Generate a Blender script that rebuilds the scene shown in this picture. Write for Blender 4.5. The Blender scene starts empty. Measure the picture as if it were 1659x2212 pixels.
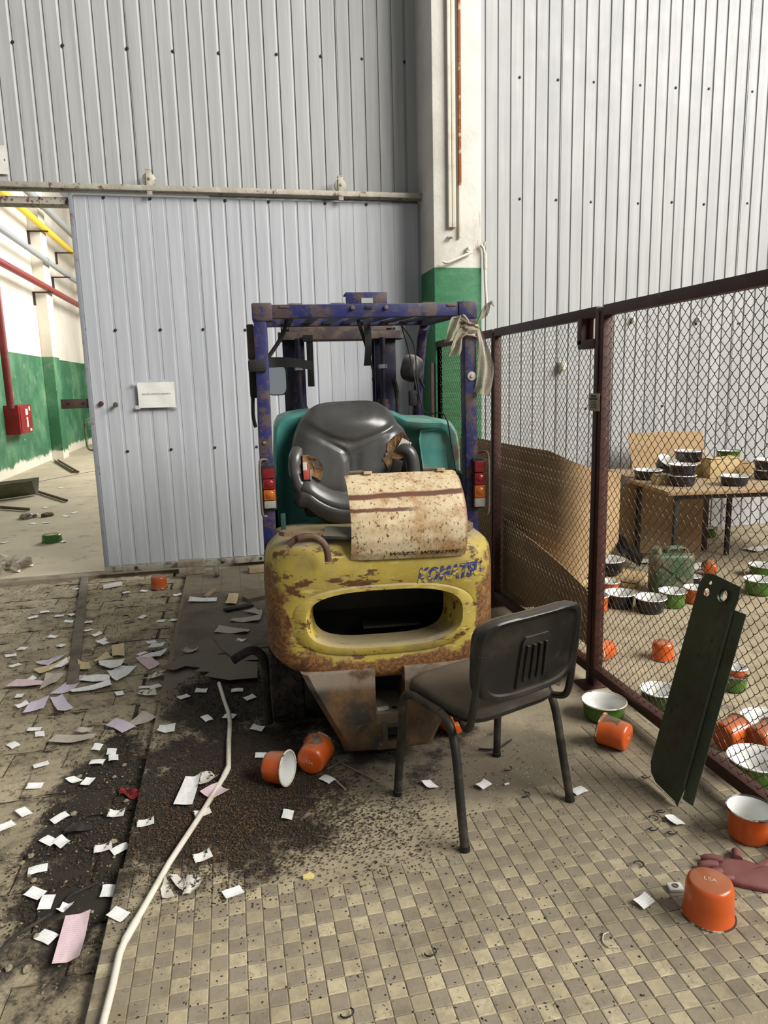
import bpy, bmesh, math, random
from mathutils import Matrix, Vector, Euler
random.seed(7)
R = math.radians
scene = bpy.context.scene
COL = scene.collection

# ---------------------------------------------------------------- camera
cam_d = bpy.data.cameras.new('camera')
cam = bpy.data.objects.new('camera', cam_d)
COL.objects.link(cam)
cam_d.sensor_fit = 'HORIZONTAL'
cam_d.sensor_width = 36.0
cam_d.lens = 36.0 * 1533.0 / 1659.0
cam_d.clip_start, cam_d.clip_end = 0.05, 200
YAW, PITCH, ROLL = R(12.0), R(10.3), R(1.5)
_d = Vector((math.sin(YAW) * math.cos(PITCH), math.cos(YAW) * math.cos(PITCH), -math.sin(PITCH)))
_r = Vector((math.cos(YAW), -math.sin(YAW), 0))
_u = _r.cross(_d)
_u2 = _u * math.cos(ROLL) + _r * math.sin(ROLL)
_r2 = _r * math.cos(ROLL) - _u * math.sin(ROLL)
_m = Matrix((_r2, _u2, -_d)).transposed().to_4x4()
_m.translation = Vector((0, 0, 1.6))
cam.matrix_world = _m
scene.camera = cam

# ---------------------------------------------------------------- light, exposure
world = bpy.data.worlds.new('world')
scene.world = world
world.use_nodes = True
world.node_tree.nodes['Background'].inputs[0].default_value = (0.95, 0.975, 1.0, 1)
world.node_tree.nodes['Background'].inputs[1].default_value = 0.22

def area(name, loc, target, sx, sy, watts, col=(1, 1, 1)):
    l = bpy.data.lights.new(name, 'AREA')
    l.shape = 'RECTANGLE'; l.size = sx; l.size_y = sy
    l.energy = watts; l.color = col
    o = bpy.data.objects.new(name, l)
    COL.objects.link(o)
    o.location = loc
    o.rotation_euler = (Vector(target) - Vector(loc)).to_track_quat('-Z', 'Y').to_euler()
    return o

area('hall_window_daylight', (13.0, -6.5, 11.5), (0.8, 3.2, 0.4), 14.0, 7.0, 5900, (1.0, 0.975, 0.93))
area('next_room_window_daylight', (1.8, 17.0, 5.2), (-4.2, 13.5, 1.5), 6.0, 3.0, 820, (1.0, 0.98, 0.94))
scene.cycles.max_bounces = 6; scene.cycles.diffuse_bounces = 4; scene.cycles.glossy_bounces = 3; scene.cycles.transmission_bounces = 2
vs = scene.view_settings
vs.view_transform = 'Standard'; vs.look = 'None'
vs.exposure = 0.35; vs.gamma = 1.0; vs.use_curve_mapping = False

# ---------------------------------------------------------------- helpers: scene objects
def tag(o, label=None, cat=None, group=None, kind=None):
    if label: o['label'] = label
    if cat: o['category'] = cat
    if group: o['group'] = group
    if kind: o['kind'] = kind
    return o

def empty(name, loc=(0, 0, 0), rz=0.0, rot=None):
    o = bpy.data.objects.new(name, None)
    o.empty_display_size = 0.1
    COL.objects.link(o)
    o.location = loc
    o.rotation_euler = rot if rot else (0, 0, rz)
    return o

class MB:
    """collects geometry for one mesh object"""
    def __init__(s):
        s.v = []; s.f = []
    def add(s, vs_, fs_, M=None):
        b = len(s.v)
        s.v += [tuple(M @ Vector(p)) for p in vs_] if M else [tuple(p) for p in vs_]
        s.f += [tuple(i + b for i in f) for f in fs_]
        return s
    def box(s, c, size, bev=0.0, rot=None, seg=2):
        M = Matrix.Translation(Vector(c))
        if rot is not None:
            M = M @ (Euler(rot).to_matrix().to_4x4() if not isinstance(rot, Matrix) else rot.to_4x4())
        bm = bmesh.new()
        bmesh.ops.create_cube(bm, size=1.0)
        bmesh.ops.scale(bm, vec=size, verts=bm.verts)
        if bev > 0:
            bmesh.ops.bevel(bm, geom=list(bm.edges), offset=min(bev, min(size) * .45), segments=seg, profile=0.6, affect='EDGES')
        bm.verts.index_update()
        s.add([v.co.copy() for v in bm.verts], [[v.index for v in f.verts] for f in bm.faces], M)
        bm.free()
        return s
    def bar(s, a, b, w, h, bev=0.0, up=(0, 0, 1)):
        a = Vector(a); b = Vector(b); d = b - a
        z = d.normalized(); u = Vector(up)
        if abs(z.dot(u)) > .98: u = Vector((0, 1, 0))
        x = u.cross(z).normalized(); y = z.cross(x)
        M = Matrix((x, y, z)).transposed()
        return s.box((a + b) / 2, (w, h, d.length), bev, M)
    def tube(s, pts, r, n=8, cap=True, closed=False):
        P = [Vector(p) for p in pts]
        k = len(P)
        rr = r if isinstance(r, (list, tuple)) else [r] * k
        T = []
        for i in range(k):
            if closed: t = P[(i + 1) % k] - P[i - 1]
            else: t = P[min(i + 1, k - 1)] - P[max(i - 1, 0)]
            T.append(t.normalized() if t.length > 1e-9 else Vector((0, 0, 1)))
        up = Vector((0, 0, 1)) if abs(T[0].z) < .9 else Vector((1, 0, 0))
        x = up.cross(T[0]).normalized()
        vs_ = []; fs_ = []
        for i in range(k):
            x = (x - T[i] * x.dot(T[i]))
            x = x.normalized() if x.length > 1e-6 else T[i].orthogonal().normalized()
            y = T[i].cross(x)
            for j in range(n):
                a = 2 * math.pi * j / n
                vs_.append(P[i] + (x * math.cos(a) + y * math.sin(a)) * rr[i])
        for i in range(k if closed else k - 1):
            i2 = (i + 1) % k
            for j in range(n):
                j2 = (j + 1) % n
                fs_.append((i * n + j, i * n + j2, i2 * n + j2, i2 * n + j))
        if cap and not closed:
            fs_.append(tuple(reversed(range(n)))); fs_.append(tuple((k - 1) * n + j for j in range(n)))
        return s.add(vs_, fs_)
    def lathe(s, prof, n=28, M=None, sx=1.0, close=False):
        vs_ = []; fs_ = []
        for (r, z) in prof:
            for j in range(n):
                a = 2 * math.pi * j / n
                vs_.append((r * math.cos(a) * sx, r * math.sin(a), z))
        for i in range(len(prof) - 1):
            for j in range(n):
                j2 = (j + 1) % n
                fs_.append((i * n + j, i * n + j2, (i + 1) * n + j2, (i + 1) * n + j))
        return s.add(vs_, fs_, M)
    def prism(s, pts, lo, hi, M=None):
        """closed 2-D outline (x,y) extruded from z=lo to z=hi"""
        n = len(pts)
        ar = sum(pts[i][0] * pts[(i + 1) % n][1] - pts[(i + 1) % n][0] * pts[i][1] for i in range(n))
        if ar < 0: pts = list(reversed(pts))
        vs_ = [(p[0], p[1], lo) for p in pts] + [(p[0], p[1], hi) for p in pts]
        fs_ = [tuple(reversed(range(n))), tuple(range(n, 2 * n))]
        for i in range(n):
            j = (i + 1) % n
            fs_.append((i, j, n + j, n + i))
        return s.add(vs_, fs_, M)
    def rings(s, rings, cap0=False, cap1=False, M=None):
        n = len(rings[0]); vs_ = []; fs_ = []
        for r in rings: vs_ += list(r)
        for i in range(len(rings) - 1):
            for j in range(n):
                j2 = (j + 1) % n
                fs_.append((i * n + j, i * n + j2, (i + 1) * n + j2, (i + 1) * n + j))
        if cap0: fs_.append(tuple(reversed(range(n))))
        if cap1: fs_.append(tuple((len(rings) - 1) * n + j for j in range(n)))
        return s.add(vs_, fs_, M)
    def grid(s, nu, nv, fn, thick=0.0):
        vs_ = [Vector(fn(i / (nu - 1), j / (nv - 1))) for j in range(nv) for i in range(nu)]
        fs_ = [(j * nu + i, j * nu + i + 1, (j + 1) * nu + i + 1, (j + 1) * nu + i) for j in range(nv - 1) for i in range(nu - 1)]
        if thick:
            nrm = [Vector((0, 0, 0)) for _ in vs_]
            for f in fs_:
                n_ = (vs_[f[1]] - vs_[f[0]]).cross(vs_[f[3]] - vs_[f[0]])
                for i in f: nrm[i] += n_
            k = len(vs_)
            vs_ = vs_ + [v - n_.normalized() * thick for v, n_ in zip(vs_, nrm)]
            fs_ = fs_ + [tuple(i + k for i in reversed(f)) for f in fs_]
            edge = [i for i in range(nu)] + [j * nu + nu - 1 for j in range(1, nv)] + [(nv - 1) * nu + i for i in range(nu - 2, -1, -1)] + [j * nu for j in range(nv - 2, 0, -1)]
            for a, b in zip(edge, edge[1:] + edge[:1]):
                fs_.append((b, a, a + k, b + k))
        return s.add(vs_, fs_)
    def mesh(s, name, mat=None, smooth=35):
        me = bpy.data.meshes.new(name)
        me.from_pydata(s.v, [], s.f)
        me.update()
        if mat: me.materials.append(mat)
        if smooth:
            me.polygons.foreach_set('use_smooth', [True] * len(me.polygons))
            try: me.set_sharp_from_angle(angle=R(smooth))
            except Exception: pass
        return me
    def build(s, name, mat=None, parent=None, smooth=35, fix=False):
        me = s.mesh(name, mat, smooth)
        if fix:
            bm = bmesh.new(); bm.from_mesh(me)
            bmesh.ops.recalc_face_normals(bm, faces=bm.faces); bm.to_mesh(me); bm.free()
        o = bpy.data.objects.new(name, me)
        COL.objects.link(o)
        if parent: o.parent = parent
        return o

def inst(name, me, parent=None, loc=(0, 0, 0), rot=(0, 0, 0), scale=None):
    o = bpy.data.objects.new(name, me)
    COL.objects.link(o)
    if parent: o.parent = parent
    o.location = loc; o.rotation_euler = rot
    if scale: o.scale = scale
    return o

def text_geo(txt, size, shear=0.0, bold=0.0, spacing=1.0):
    cu = bpy.data.curves.new('lettering', 'FONT')
    cu.body = txt; cu.size = size; cu.shear = shear; cu.offset = bold
    cu.align_x = 'CENTER'; cu.align_y = 'CENTER'; cu.space_character = spacing
    cu.resolution_u = 3
    o = bpy.data.objects.new('lettering', cu)
    COL.objects.link(o)
    dg = bpy.context.evaluated_depsgraph_get()
    me = bpy.data.meshes.new_from_object(o.evaluated_get(dg))
    vs_ = [v.co.copy() for v in me.vertices]; fs_ = [tuple(p.vertices) for p in me.polygons]
    bpy.data.objects.remove(o); bpy.data.curves.remove(cu); bpy.data.meshes.remove(me)
    return vs_, fs_

def smooth_path(pts, sub=6):
    P = [Vector(p) for p in pts]; out = []
    for i in range(len(P) - 1):
        p0 = P[max(i - 1, 0)]; p1 = P[i]; p2 = P[i + 1]; p3 = P[min(i + 2, len(P) - 1)]
        for k in range(sub):
            t = k / sub
            out.append(0.5 * ((2 * p1) + (p2 - p0) * t + (2 * p0 - 5 * p1 + 4 * p2 - p3) * t * t + (3 * p1 - p0 - 3 * p2 + p3) * t ** 3))
    out.append(P[-1])
    return out

# ---------------------------------------------------------------- helpers: materials
def hexc(h):
    h = h.lstrip('#')
    c = [int(h[i:i + 2], 16) / 255 for i in (0, 2, 4)]
    return tuple(x / 12.92 if x <= .04045 else ((x + .055) / 1.055) ** 2.4 for x in c) + (1.0,)

class S:
    def __init__(s, k, sock): s.k = k; s.sock = sock
    def _b(s, op, o, rev=False):
        n = s.k.nt.nodes.new('ShaderNodeMath'); n.operation = op
        a, b = (o, s) if rev else (s, o)
        for i, q in enumerate((a, b)):
            if isinstance(q, S): s.k.nt.links.new(q.sock, n.inputs[i])
            else: n.inputs[i].default_value = q
        return S(s.k, n.outputs[0])
    def __add__(s, o): return s._b('ADD', o)
    __radd__ = __add__
    def __mul__(s, o): return s._b('MULTIPLY', o)
    __rmul__ = __mul__
    def __sub__(s, o): return s._b('SUBTRACT', o)
    def __rsub__(s, o): return s._b('SUBTRACT', o, True)
    def __truediv__(s, o): return s._b('DIVIDE', o)
    def abs(s): return s._b('ABSOLUTE', 0)
    def sq(s): return s * s
    def max(s, o): return s._b('MAXIMUM', o)
    def min(s, o): return s._b('MINIMUM', o)
    def floor(s): return s._b('FLOOR', 0)
    def ss(s, lo, hi):
        n = s.k.nt.nodes.new('ShaderNodeMapRange'); n.interpolation_type = 'SMOOTHSTEP'
        s.k.nt.links.new(s.sock, n.inputs[0])
        n.inputs[1].default_value = lo; n.inputs[2].default_value = hi
        return S(s.k, n.outputs[0])

class K:
    """small node kit for one material"""
    def __init__(s, name):
        s.m = bpy.data.materials.new(name); s.m.use_nodes = True
        s.nt = s.m.node_tree
        s.bsdf = s.nt.nodes['Principled BSDF']
        s._tc = None; s._geo = None
    def obj(s):
        if not s._tc: s._tc = s.nt.nodes.new('ShaderNodeTexCoord')
        return s._tc.outputs['Object']
    def pos(s):
        if not s._geo: s._geo = s.nt.nodes.new('ShaderNodeNewGeometry')
        return s._geo.outputs['Position']
    def xyz(s, sock):
        n = s.nt.nodes.new('ShaderNodeSeparateXYZ'); s.nt.links.new(sock, n.inputs[0])
        return [S(s, o) for o in n.outputs]
    def vec(s, x, y, z):
        n = s.nt.nodes.new('ShaderNodeCombineXYZ')
        for i, q in enumerate((x, y, z)):
            if isinstance(q, S): s.nt.links.new(q.sock, n.inputs[i])
            else: n.inputs[i].default_value = q
        return n.outputs[0]
    def stretch(s, sock, sc, off=(0, 0, 0), rot=(0, 0, 0)):
        n = s.nt.nodes.new('ShaderNodeMapping'); s.nt.links.new(sock, n.inputs[0])
        n.inputs['Scale'].default_value = sc; n.inputs['Location'].default_value = off; n.inputs['Rotation'].default_value = rot
        return n.outputs[0]
    def noise(s, scale, detail=4, rough=.6, coord=None, sc=None, off=(0, 0, 0), dist=0.0):
        c = coord or s.obj()
        if sc or off != (0, 0, 0): c = s.stretch(c, sc or (1, 1, 1), off)
        n = s.nt.nodes.new('ShaderNodeTexNoise')
        s.nt.links.new(c, n.inputs['Vector'])
        n.inputs['Scale'].default_value = scale; n.inputs['Detail'].default_value = detail
        n.inputs['Roughness'].default_value = rough; n.inputs['Distortion'].default_value = dist
        return S(s, n.outputs[0])
    def voro(s, scale, coord=None, feature='F1'):
        n = s.nt.nodes.new('ShaderNodeTexVoronoi'); n.feature = feature
        s.nt.links.new(coord or s.obj(), n.inputs['Vector']); n.inputs['Scale'].default_value = scale
        return S(s, n.outputs['Distance'])
    def white(s, sock):
        n = s.nt.nodes.new('ShaderNodeTexWhiteNoise'); s.nt.links.new(sock, n.inputs['Vector'])
        return S(s, n.outputs['Value'])
    def rand(s):
        n = s.nt.nodes.new('ShaderNodeObjectInfo')
        return S(s, n.outputs['Random'])
    def mix(s, a, b, fac):
        n = s.nt.nodes.new('ShaderNodeMix'); n.data_type = 'RGBA'
        for i, q in ((6, a), (7, b)):
            if isinstance(q, str): n.inputs[i].default_value = hexc(q)
            elif isinstance(q, tuple): n.inputs[i].default_value = q
            else: s.nt.links.new(q, n.inputs[i])
        if isinstance(fac, S): s.nt.links.new(fac.sock, n.inputs[0])
        else: n.inputs[0].default_value = fac
        return n.outputs[2]
    def up(s):
        """how much the surface faces up (dust settles there)"""
        if not s._geo: s.pos()
        return s.xyz(s._geo.outputs['Normal'])[2]
    def bump(s, h, strength=.3, dist=.01):
        n = s.nt.nodes.new('ShaderNodeBump')
        n.inputs['Strength'].default_value = strength; n.inputs['Distance'].default_value = dist
        s.nt.links.new(h.sock, n.inputs['Height'])
        s.nt.links.new(n.outputs[0], s.bsdf.inputs['Normal'])
    def done(s, col, rough=.6, metal=0.0, spec=None, alpha=None, trans=None):
        if isinstance(col, (str, tuple)): s.bsdf.inputs['Base Color'].default_value = hexc(col) if isinstance(col, str) else col
        else: s.nt.links.new(col, s.bsdf.inputs['Base Color'])
        for key, q in (('Roughness', rough), ('Metallic', metal), ('Specular IOR Level', spec), ('Alpha', alpha), ('Transmission Weight', trans)):
            if q is None: continue
            if isinstance(q, S): s.nt.links.new(q.sock, s.bsdf.inputs[key])
            else: s.bsdf.inputs[key].default_value = q
        return s.m

def mat(name, col, rough=.6, metal=0.0, var=None, bump=None, spec=None, dust=None, rust=None):
    """plain paint/stuff: var=(col2, scale, lo, hi), dust=(col, amount), rust=(col, scale, lo, hi)"""
    k = K(name)
    c = hexc(col)
    if var: c = k.mix(c, var[0], k.noise(var[1], 5, .62).ss(var[2], var[3]))
    if rust: c = k.mix(c, rust[0], k.noise(rust[1], 7, .68, off=(3, 7, 1)).ss(rust[2], rust[3]))
    if dust: c = k.mix(c, dust[0], (k.up().ss(.2, 1.0) * dust[1] + k.noise(9, 4, off=(5, 1, 2)).ss(.45, .8) * (dust[1] * .4)))
    if bump: k.bump(k.noise(bump[0], 5, .6), bump[1], bump[2] if len(bump) > 2 else .01)
    return k.done(c, rough, metal, spec)
# ================================================================ floor materials
WY = 6.49          # plane of the sheet-metal wall
DIRT_SHADE = [(-0.10, 2.72, 0.52, 0.68), (0.62, 3.75, 0.62, 1.2), (-0.60, 2.6, 0.26, 0.95), (-0.10, 3.55, 0.35, 0.45)]  # soil and oil; paving strip also paints step shadow, last zone forklift shade

def dirt_shade_mask(k, amp=1.1, lo=.0, hi=.42, zones=DIRT_SHADE):
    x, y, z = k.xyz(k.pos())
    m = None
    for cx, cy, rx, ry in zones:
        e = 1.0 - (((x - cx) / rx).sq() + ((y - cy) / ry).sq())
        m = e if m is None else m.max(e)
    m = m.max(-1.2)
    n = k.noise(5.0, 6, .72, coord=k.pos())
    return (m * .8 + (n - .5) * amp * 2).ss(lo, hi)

def m_slab():
    k = K('dusty_concrete')
    p = k.pos()
    c = k.mix('#8d8169', '#a89b80', k.noise(2.3, 6, .6, coord=p).ss(.35, .7))
    c = k.mix(c, '#6a6152', k.noise(9, 6, .7, coord=p, off=(4, 2, 0)).ss(.52, .72))
    c = k.mix(c, '#c4b695', k.noise(70, 3, .7, coord=p).ss(.62, .75))
    x, y, z = k.xyz(p)
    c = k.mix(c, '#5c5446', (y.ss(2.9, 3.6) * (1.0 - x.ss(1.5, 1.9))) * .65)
    smear = 1.0 - ((x - .85) / .62).sq() - ((y - 2.66) / .34).sq()
    c = k.mix(c, '#655c4c', (smear * .8 + k.noise(4, 5, .65, coord=p, off=(3, 3, 0)) * 1.2 - .5).ss(0, .6) * .85)
    for s_, o in ((x, .161), (y, 1.632)):
        t = ((s_ - o) / .156); fr = (t - t.floor() - .5).abs()
        c = k.mix(c, '#4a4336', fr.ss(.465, .495) * (y.ss(4.8, 5.4)) * .55)
    c = k.mix(c, '#2b241b', dirt_shade_mask(k))
    k.bump(k.noise(45, 5, .7, coord=p), .5, .006)
    return k.done(c, .88)

def m_tile(name, a, b, vein):
    k = K(name)
    p = k.pos()
    x, y, z = k.xyz(p)
    cell = k.vec(((x - .161) / .052).floor(), ((y - 1.632) / .052).floor(), 0.0)
    w = k.white(cell)
    c = k.mix(a, b, w)
    c = k.mix(c, vein, (k.noise(60, 4, .7, coord=p, dist=1.2).ss(.54, .68)) * (w * .9 + .1))
    c = k.mix(c, '#6f6552', k.noise(3.1, 6, .7, coord=p, off=(7, 3, 0)).ss(.40, .66) * .8)
    c = k.mix(c, '#8f846e', k.noise(11, 6, .7, coord=p, off=(2, 8, 0)).ss(.42, .62) * .6)
    c = k.mix(c, '#cdc6b4', k.noise(7, 7, .8, coord=p, off=(12, 3, 0)).ss(.69, .74) * .8)
    # worn, greyed-over area towards the fence and under the chair
    gz = (y - 1.45).ss(.15, .95) * (x.ss(.3, 1.4) * .6 + .4)
    c = k.mix(c, '#7f745f', gz * .85)
    c = k.mix(c, '#41382b', k.noise(26, 5, .75, coord=p, off=(1, 9, 0)).ss(.62, .72) * .8)
    c = k.mix(c, '#2e271e', dirt_shade_mask(k, 1.5, .05, .7))
    k.bump(k.noise(90, 4, .6, coord=p), .35, .003)
    return k.done(c, .7)

def m_paver():
    k = K('old_paving_block')
    p = k.pos()
    x, y, z = k.xyz(p)
    c = k.mix('#9d9075', '#afa286', k.rand())
    c = k.mix(c, '#6a5e4b', k.noise(6, 7, .72, coord=p).ss(.45, .7) * .8)
    c = k.mix(c, '#b7aa8d', k.noise(3.3, 6, .7, coord=p, off=(8, 1, 0)).ss(.56, .76) * .8)
    c = k.mix(c, '#3c3327', k.noise(15, 6, .75, coord=p, off=(2, 5, 0)).ss(.50, .68) * .85)
    c = k.mix(c, '#4b4233', k.noise(2.1, 6, .7, coord=p, off=(5, 5, 0)).ss(.52, .70) * .55)
    c = k.mix(c, '#2b241b', dirt_shade_mask(k, 1.2, .05, .5))
    k.bump(k.noise(28, 7, .75, coord=p), .9, .012)
    return k.done(c, .92)

M_SLAB = m_slab()
M_TILE_L = m_tile('cream_tile', '#aa9d7d', '#c3b695', '#82755a')
M_TILE_D = m_tile('grey_tile', '#827867', '#8f8574', '#6f6450')
M_PAVER = m_paver()
M_SAND = mat('sandy_bedding', '#4a4031', .95, var=('#2c251b', 12, .4, .65), bump=(40, .8))
M_ROOMFLOOR = (lambda k: k.done(k.mix(k.mix('#ab9f87', '#baae95', k.noise(1.6, 5, .6, coord=k.pos()).ss(.35, .7)), '#81765f', k.noise(5, 6, .7, coord=k.pos()).ss(.55, .72)), .85))(K('next_room_concrete'))

# ================================================================ floor
mb = MB()
mb.box((3.275, 2.3, -.053), (7.45, 8.6, .1))
floor = mb.build('floor', M_SLAB, smooth=0)
tag(floor, kind='structure')
mb = MB(); mb.box((-1.9, 2.3, -.095), (2.9, 8.5, .1)); mb.build('bedding', M_SAND, floor, 0)

# checker tiles: the 300 nearest as parts, the rest as one part
PT = .052
def tile_top(x):
    pts = [(-.45, 2.30), (-.13, 2.28), (.0, 2.15), (.2, 2.06), (.39, 2.07), (.69, 2.10), (.75, 2.26), (.83, 2.32), (1.0, 2.33), (1.1, 2.42), (1.25, 2.46), (1.44, 2.62), (1.55, 2.85), (1.72, 2.9), (2.2, 2.9)]
    for (x0, y0), (x1, y1) in zip(pts, pts[1:]):
        if x0 <= x <= x1: return y0 + (y1 - y0) * (x - x0) / (x1 - x0)
    return 0
def tile_mesh(m):
    a = PT / 2 - .0011; b = a - .0022
    t = MB()
    t.add([(-a, -a, -.010), (a, -a, -.010), (a, a, -.010), (-a, a, -.010), (-a, -a, -.0012), (a, -a, -.0012), (a, a, -.0012), (-a, a, -.0012), (-b, -b, 0), (b, -b, 0), (b, b, 0), (-b, b, 0)],
          [(0, 1, 5, 4), (1, 2, 6, 5), (2, 3, 7, 6), (3, 0, 4, 7), (4, 5, 9, 8), (5, 6, 10, 9), (6, 7, 11, 10), (7, 4, 8, 11), (8, 9, 10, 11)])
    return t.mesh('tile', m, 0)
tiles = []
rt = random.Random(3)
for i in range(-12, 36):
    for j in range(-6, 26):
        x = .161 + (i + .5) * PT; y = 1.632 + (j + .5) * PT
        if x < -.44 or x > 1.98 or y > tile_top(x) + rt.uniform(-.02, .02): continue
        tiles.append((math.hypot(x - .25, y) + 0.0, x, y, (i + j) % 2 == 0))
def in_view(x, y):
    p = Vector((x, y, 0)) - Vector((0, 0, 1.6)); z = p.dot(_d)
    px = 829.5 + 1533 * p.dot(_r2) / z; py = 1106 - 1533 * p.dot(_u2) / z
    return -30 < px < 1690 and py < 2240
tiles.sort(key=lambda t: (not in_view(t[1], t[2]), t[0]))
tm = {True: tile_mesh(M_TILE_L), False: tile_mesh(M_TILE_D)}
for d_, x, y, l in tiles[:300]:
    inst('tile', tm[l], floor, (x, y, rt.uniform(-.0012, .0008)), (rt.uniform(-.006, .006), rt.uniform(-.006, .006), rt.uniform(-.008, .008)))
for l, nm in ((True, 'cream_tiles_beyond'), (False, 'grey_tiles_beyond')):
    t = MB(); src = tm[l]
    sv = [v.co.copy() for v in src.vertices]; sf = [tuple(p.vertices) for p in src.polygons]
    for d_, x, y, l2 in tiles[300:]:
        if l2 == l: t.add(sv, sf, Matrix.Translation((x, y, rt.uniform(-.0012, .0008))) @ Euler((rt.uniform(-.006, .006), rt.uniform(-.006, .006), 0)).to_matrix().to_4x4())
    tag(t.build(nm, M_TILE_L if l else M_TILE_D, floor, 0), kind='stuff')

# old paving blocks on the left, laid a little lower
def paver_mesh(sx, sy, seed):
    q = random.Random(seed)
    t = MB()
    def fn(u, v):
        e = min(u, 1 - u, v, 1 - v)
        z = -.030 + q.uniform(-.004, .004) - (.008 if e < .02 else 0)
        return ((u - .5) * sx + q.uniform(-.002, .002), (v - .5) * sy + q.uniform(-.002, .002), z)
    t.grid(6, 5, fn)
    n = len(t.v)
    t.box((0, 0, -.052), (sx * .98, sy * .98, .02))
    return t.mesh('paving_block', M_PAVER, 40)
pav = [paver_mesh(.240, .199, s_) for s_ in range(6)]
rt = random.Random(11)
row = 0; y = .9
while y < 6.42:
    off = (row % 2) * .12
    x = -.575 - off
    while x > -2.9:
        inst('paving_block', rt.choice(pav), floor, (x, y + .1, rt.uniform(-.006, .004)), (rt.uniform(-.02, .02), rt.uniform(-.02, .02), rt.choice((0, math.pi)) + rt.uniform(-.02, .02)))
        x -= .243
    if off:
        h = paver_mesh(.1, .19, row)
        inst('paving_block', h, floor, (-.505, y + .1, 0))
    y += .2015; row += 1

# floor of the next room, seen through the doorway
mb = MB(); mb.box((-1.2, 15.6, -.05), (6.6, 18.0, .1), .004); o = mb.build('floor_next_room', M_ROOMFLOOR, smooth=0); tag(o, kind='structure')
M_EDGE = mat('worn_threshold_concrete', '#8b7f69', .9, var=('#5f5545', 8, .4, .7), bump=(30, .5))
mb = MB(); mb.box((-1.1, 6.52, -.06), (4.6, .12, .118), .008); o = mb.build('trim_1', M_EDGE, smooth=30); tag(o, kind='structure')

# ================================================================ sheet-metal walls
def m_sheet(name, a, b):
    k = K(name); p = k.pos()
    c = k.mix(a, b, k.noise(3, 4, .6, coord=p, sc=(6, 1, .25)).ss(.35, .7))
    c = k.mix(c, '#8b8880', k.noise(1.4, 5, .65, coord=p, off=(3, 1, 0)).ss(.6, .85) * .45)
    c = k.mix(c, '#6b6a66', k.noise(14, 6, .75, coord=p, sc=(1, 1, .6)).ss(.68, .8) * .5)
    return k.done(c, k.noise(5, 3, coord=p) * .25 + .38, .0, .4)
M_SHEET = m_sheet('grey_sheet_metal', '#9b9c9b', '#a9a9a7')
M_SHEET_DOOR = m_sheet('blue_grey_door_sheet', '#a3a6a9', '#b0b2b5')
M_BOLT = mat('dark_bolt', '#3a3b3d', .5, .6)

def corrugated(n, h, pitch=.12, dep=.013):
    """sheet of n ribs, height h, narrow grooves pressed in towards +y; x from 0 to n*pitch"""
    prof = []
    for i in range(n):
        x = i * pitch
        prof += [(x, 0), (x + .0445, 0), (x + .0455, .0035), (x + .0475, 0), (x + .086, 0), (x + .0945, dep * .45), (x + .1085, dep), (x + .1115, 0)]
    prof.append((n * pitch, 0))
    prof = [q for i, q in enumerate(prof) if not (i % 8 in (1, 2, 3) and i < len(prof) - 1)]
    t = MB(); k = len(prof)
    t.add([(x, d, 0) for x, d in prof] + [(x, d, h) for x, d in prof], [(i, i + 1, k + i + 1, k + i) for i in range(k - 1)])
    # thickness: a back skin
    t.add([(x, .002 + d, 0) for x, d in prof] + [(x, .002 + d, h) for x, d in prof], [(i + 1, i, k + i, k + i + 1) for i in range(k - 1)])
    return t

def bolt_mesh():
    t = MB(); M = Matrix.Rotation(R(90), 4, 'X')
    t.lathe([(0, .009), (.007, .008), (.009, .004), (.009, .001), (.013, .0008), (.013, -.002)], 8, M)
    return t.mesh('bolt', M_BOLT, 40)
BOLT = bolt_mesh()

def sheet_wall(name, x0, nsheet, nrib, z0, z1, y, m, bolts, parent=None):
    t = MB(); w = nsheet * nrib * .12
    t.box((x0 + w / 2, y + .06, (z0 + z1) / 2), (w, .08, z1 - z0))
    o = t.build(name, m, None, 0)
    tag(o, kind='structure')
    me = corrugated(nrib, z1 - z0).mesh('corrugated_sheet', m, 20)
    for i in range(nsheet):
        inst('corrugated_sheet', me, o, (x0 + i * nrib * .12, y - .0035 * (i % 2), z0))
    for bx, bz in bolts: inst('bolt', BOLT, o, (bx, y - .004, bz))
    return o

ph = -1.577 - .1015          # rib phase measured on the wall
upper_bolts = [(-1.45, 4.26), (-1.09, 4.26), (-.61, 4.27), (-.26, 4.27), (.1, 4.28), (.57, 4.3), (.94, 4.31), (1.29, 4.31), (1.66, 4.31)]
sheet_wall('wall_upper', ph - .12 * 12, 6, 7, 3.20, 6.2, WY, M_SHEET, upper_bolts)
right_bolts = [(2.72, 4.25), (3.09, 4.25), (3.44, 4.25), (3.91, 4.25), (4.28, 4.25), (4.63, 4.26), (5.1, 4.26), (2.73, 3.23), (3.09, 3.23), (3.44, 3.22), (3.93, 3.22), (4.29, 3.24), (4.64, 3.23), (5.12, 3.25),
               (2.73, 2.1), (3.09, 2.1), (3.9, 2.12), (4.62, 2.1), (5.1, 2.1), (3.44, 1.3), (4.28, 1.3)]
sheet_wall('wall_right', 2.513 - .1015 - .24, 5, 8, 0.0, 6.2, WY, M_SHEET, right_bolts)

# wall below the track behind the parked door leaf
t = MB(); t.box((0.9, WY + .09, 1.6), (1.9, .1, 3.2)); o = t.build('wall_behind_door', M_SHEET, smooth=0); tag(o, kind='structure')

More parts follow.
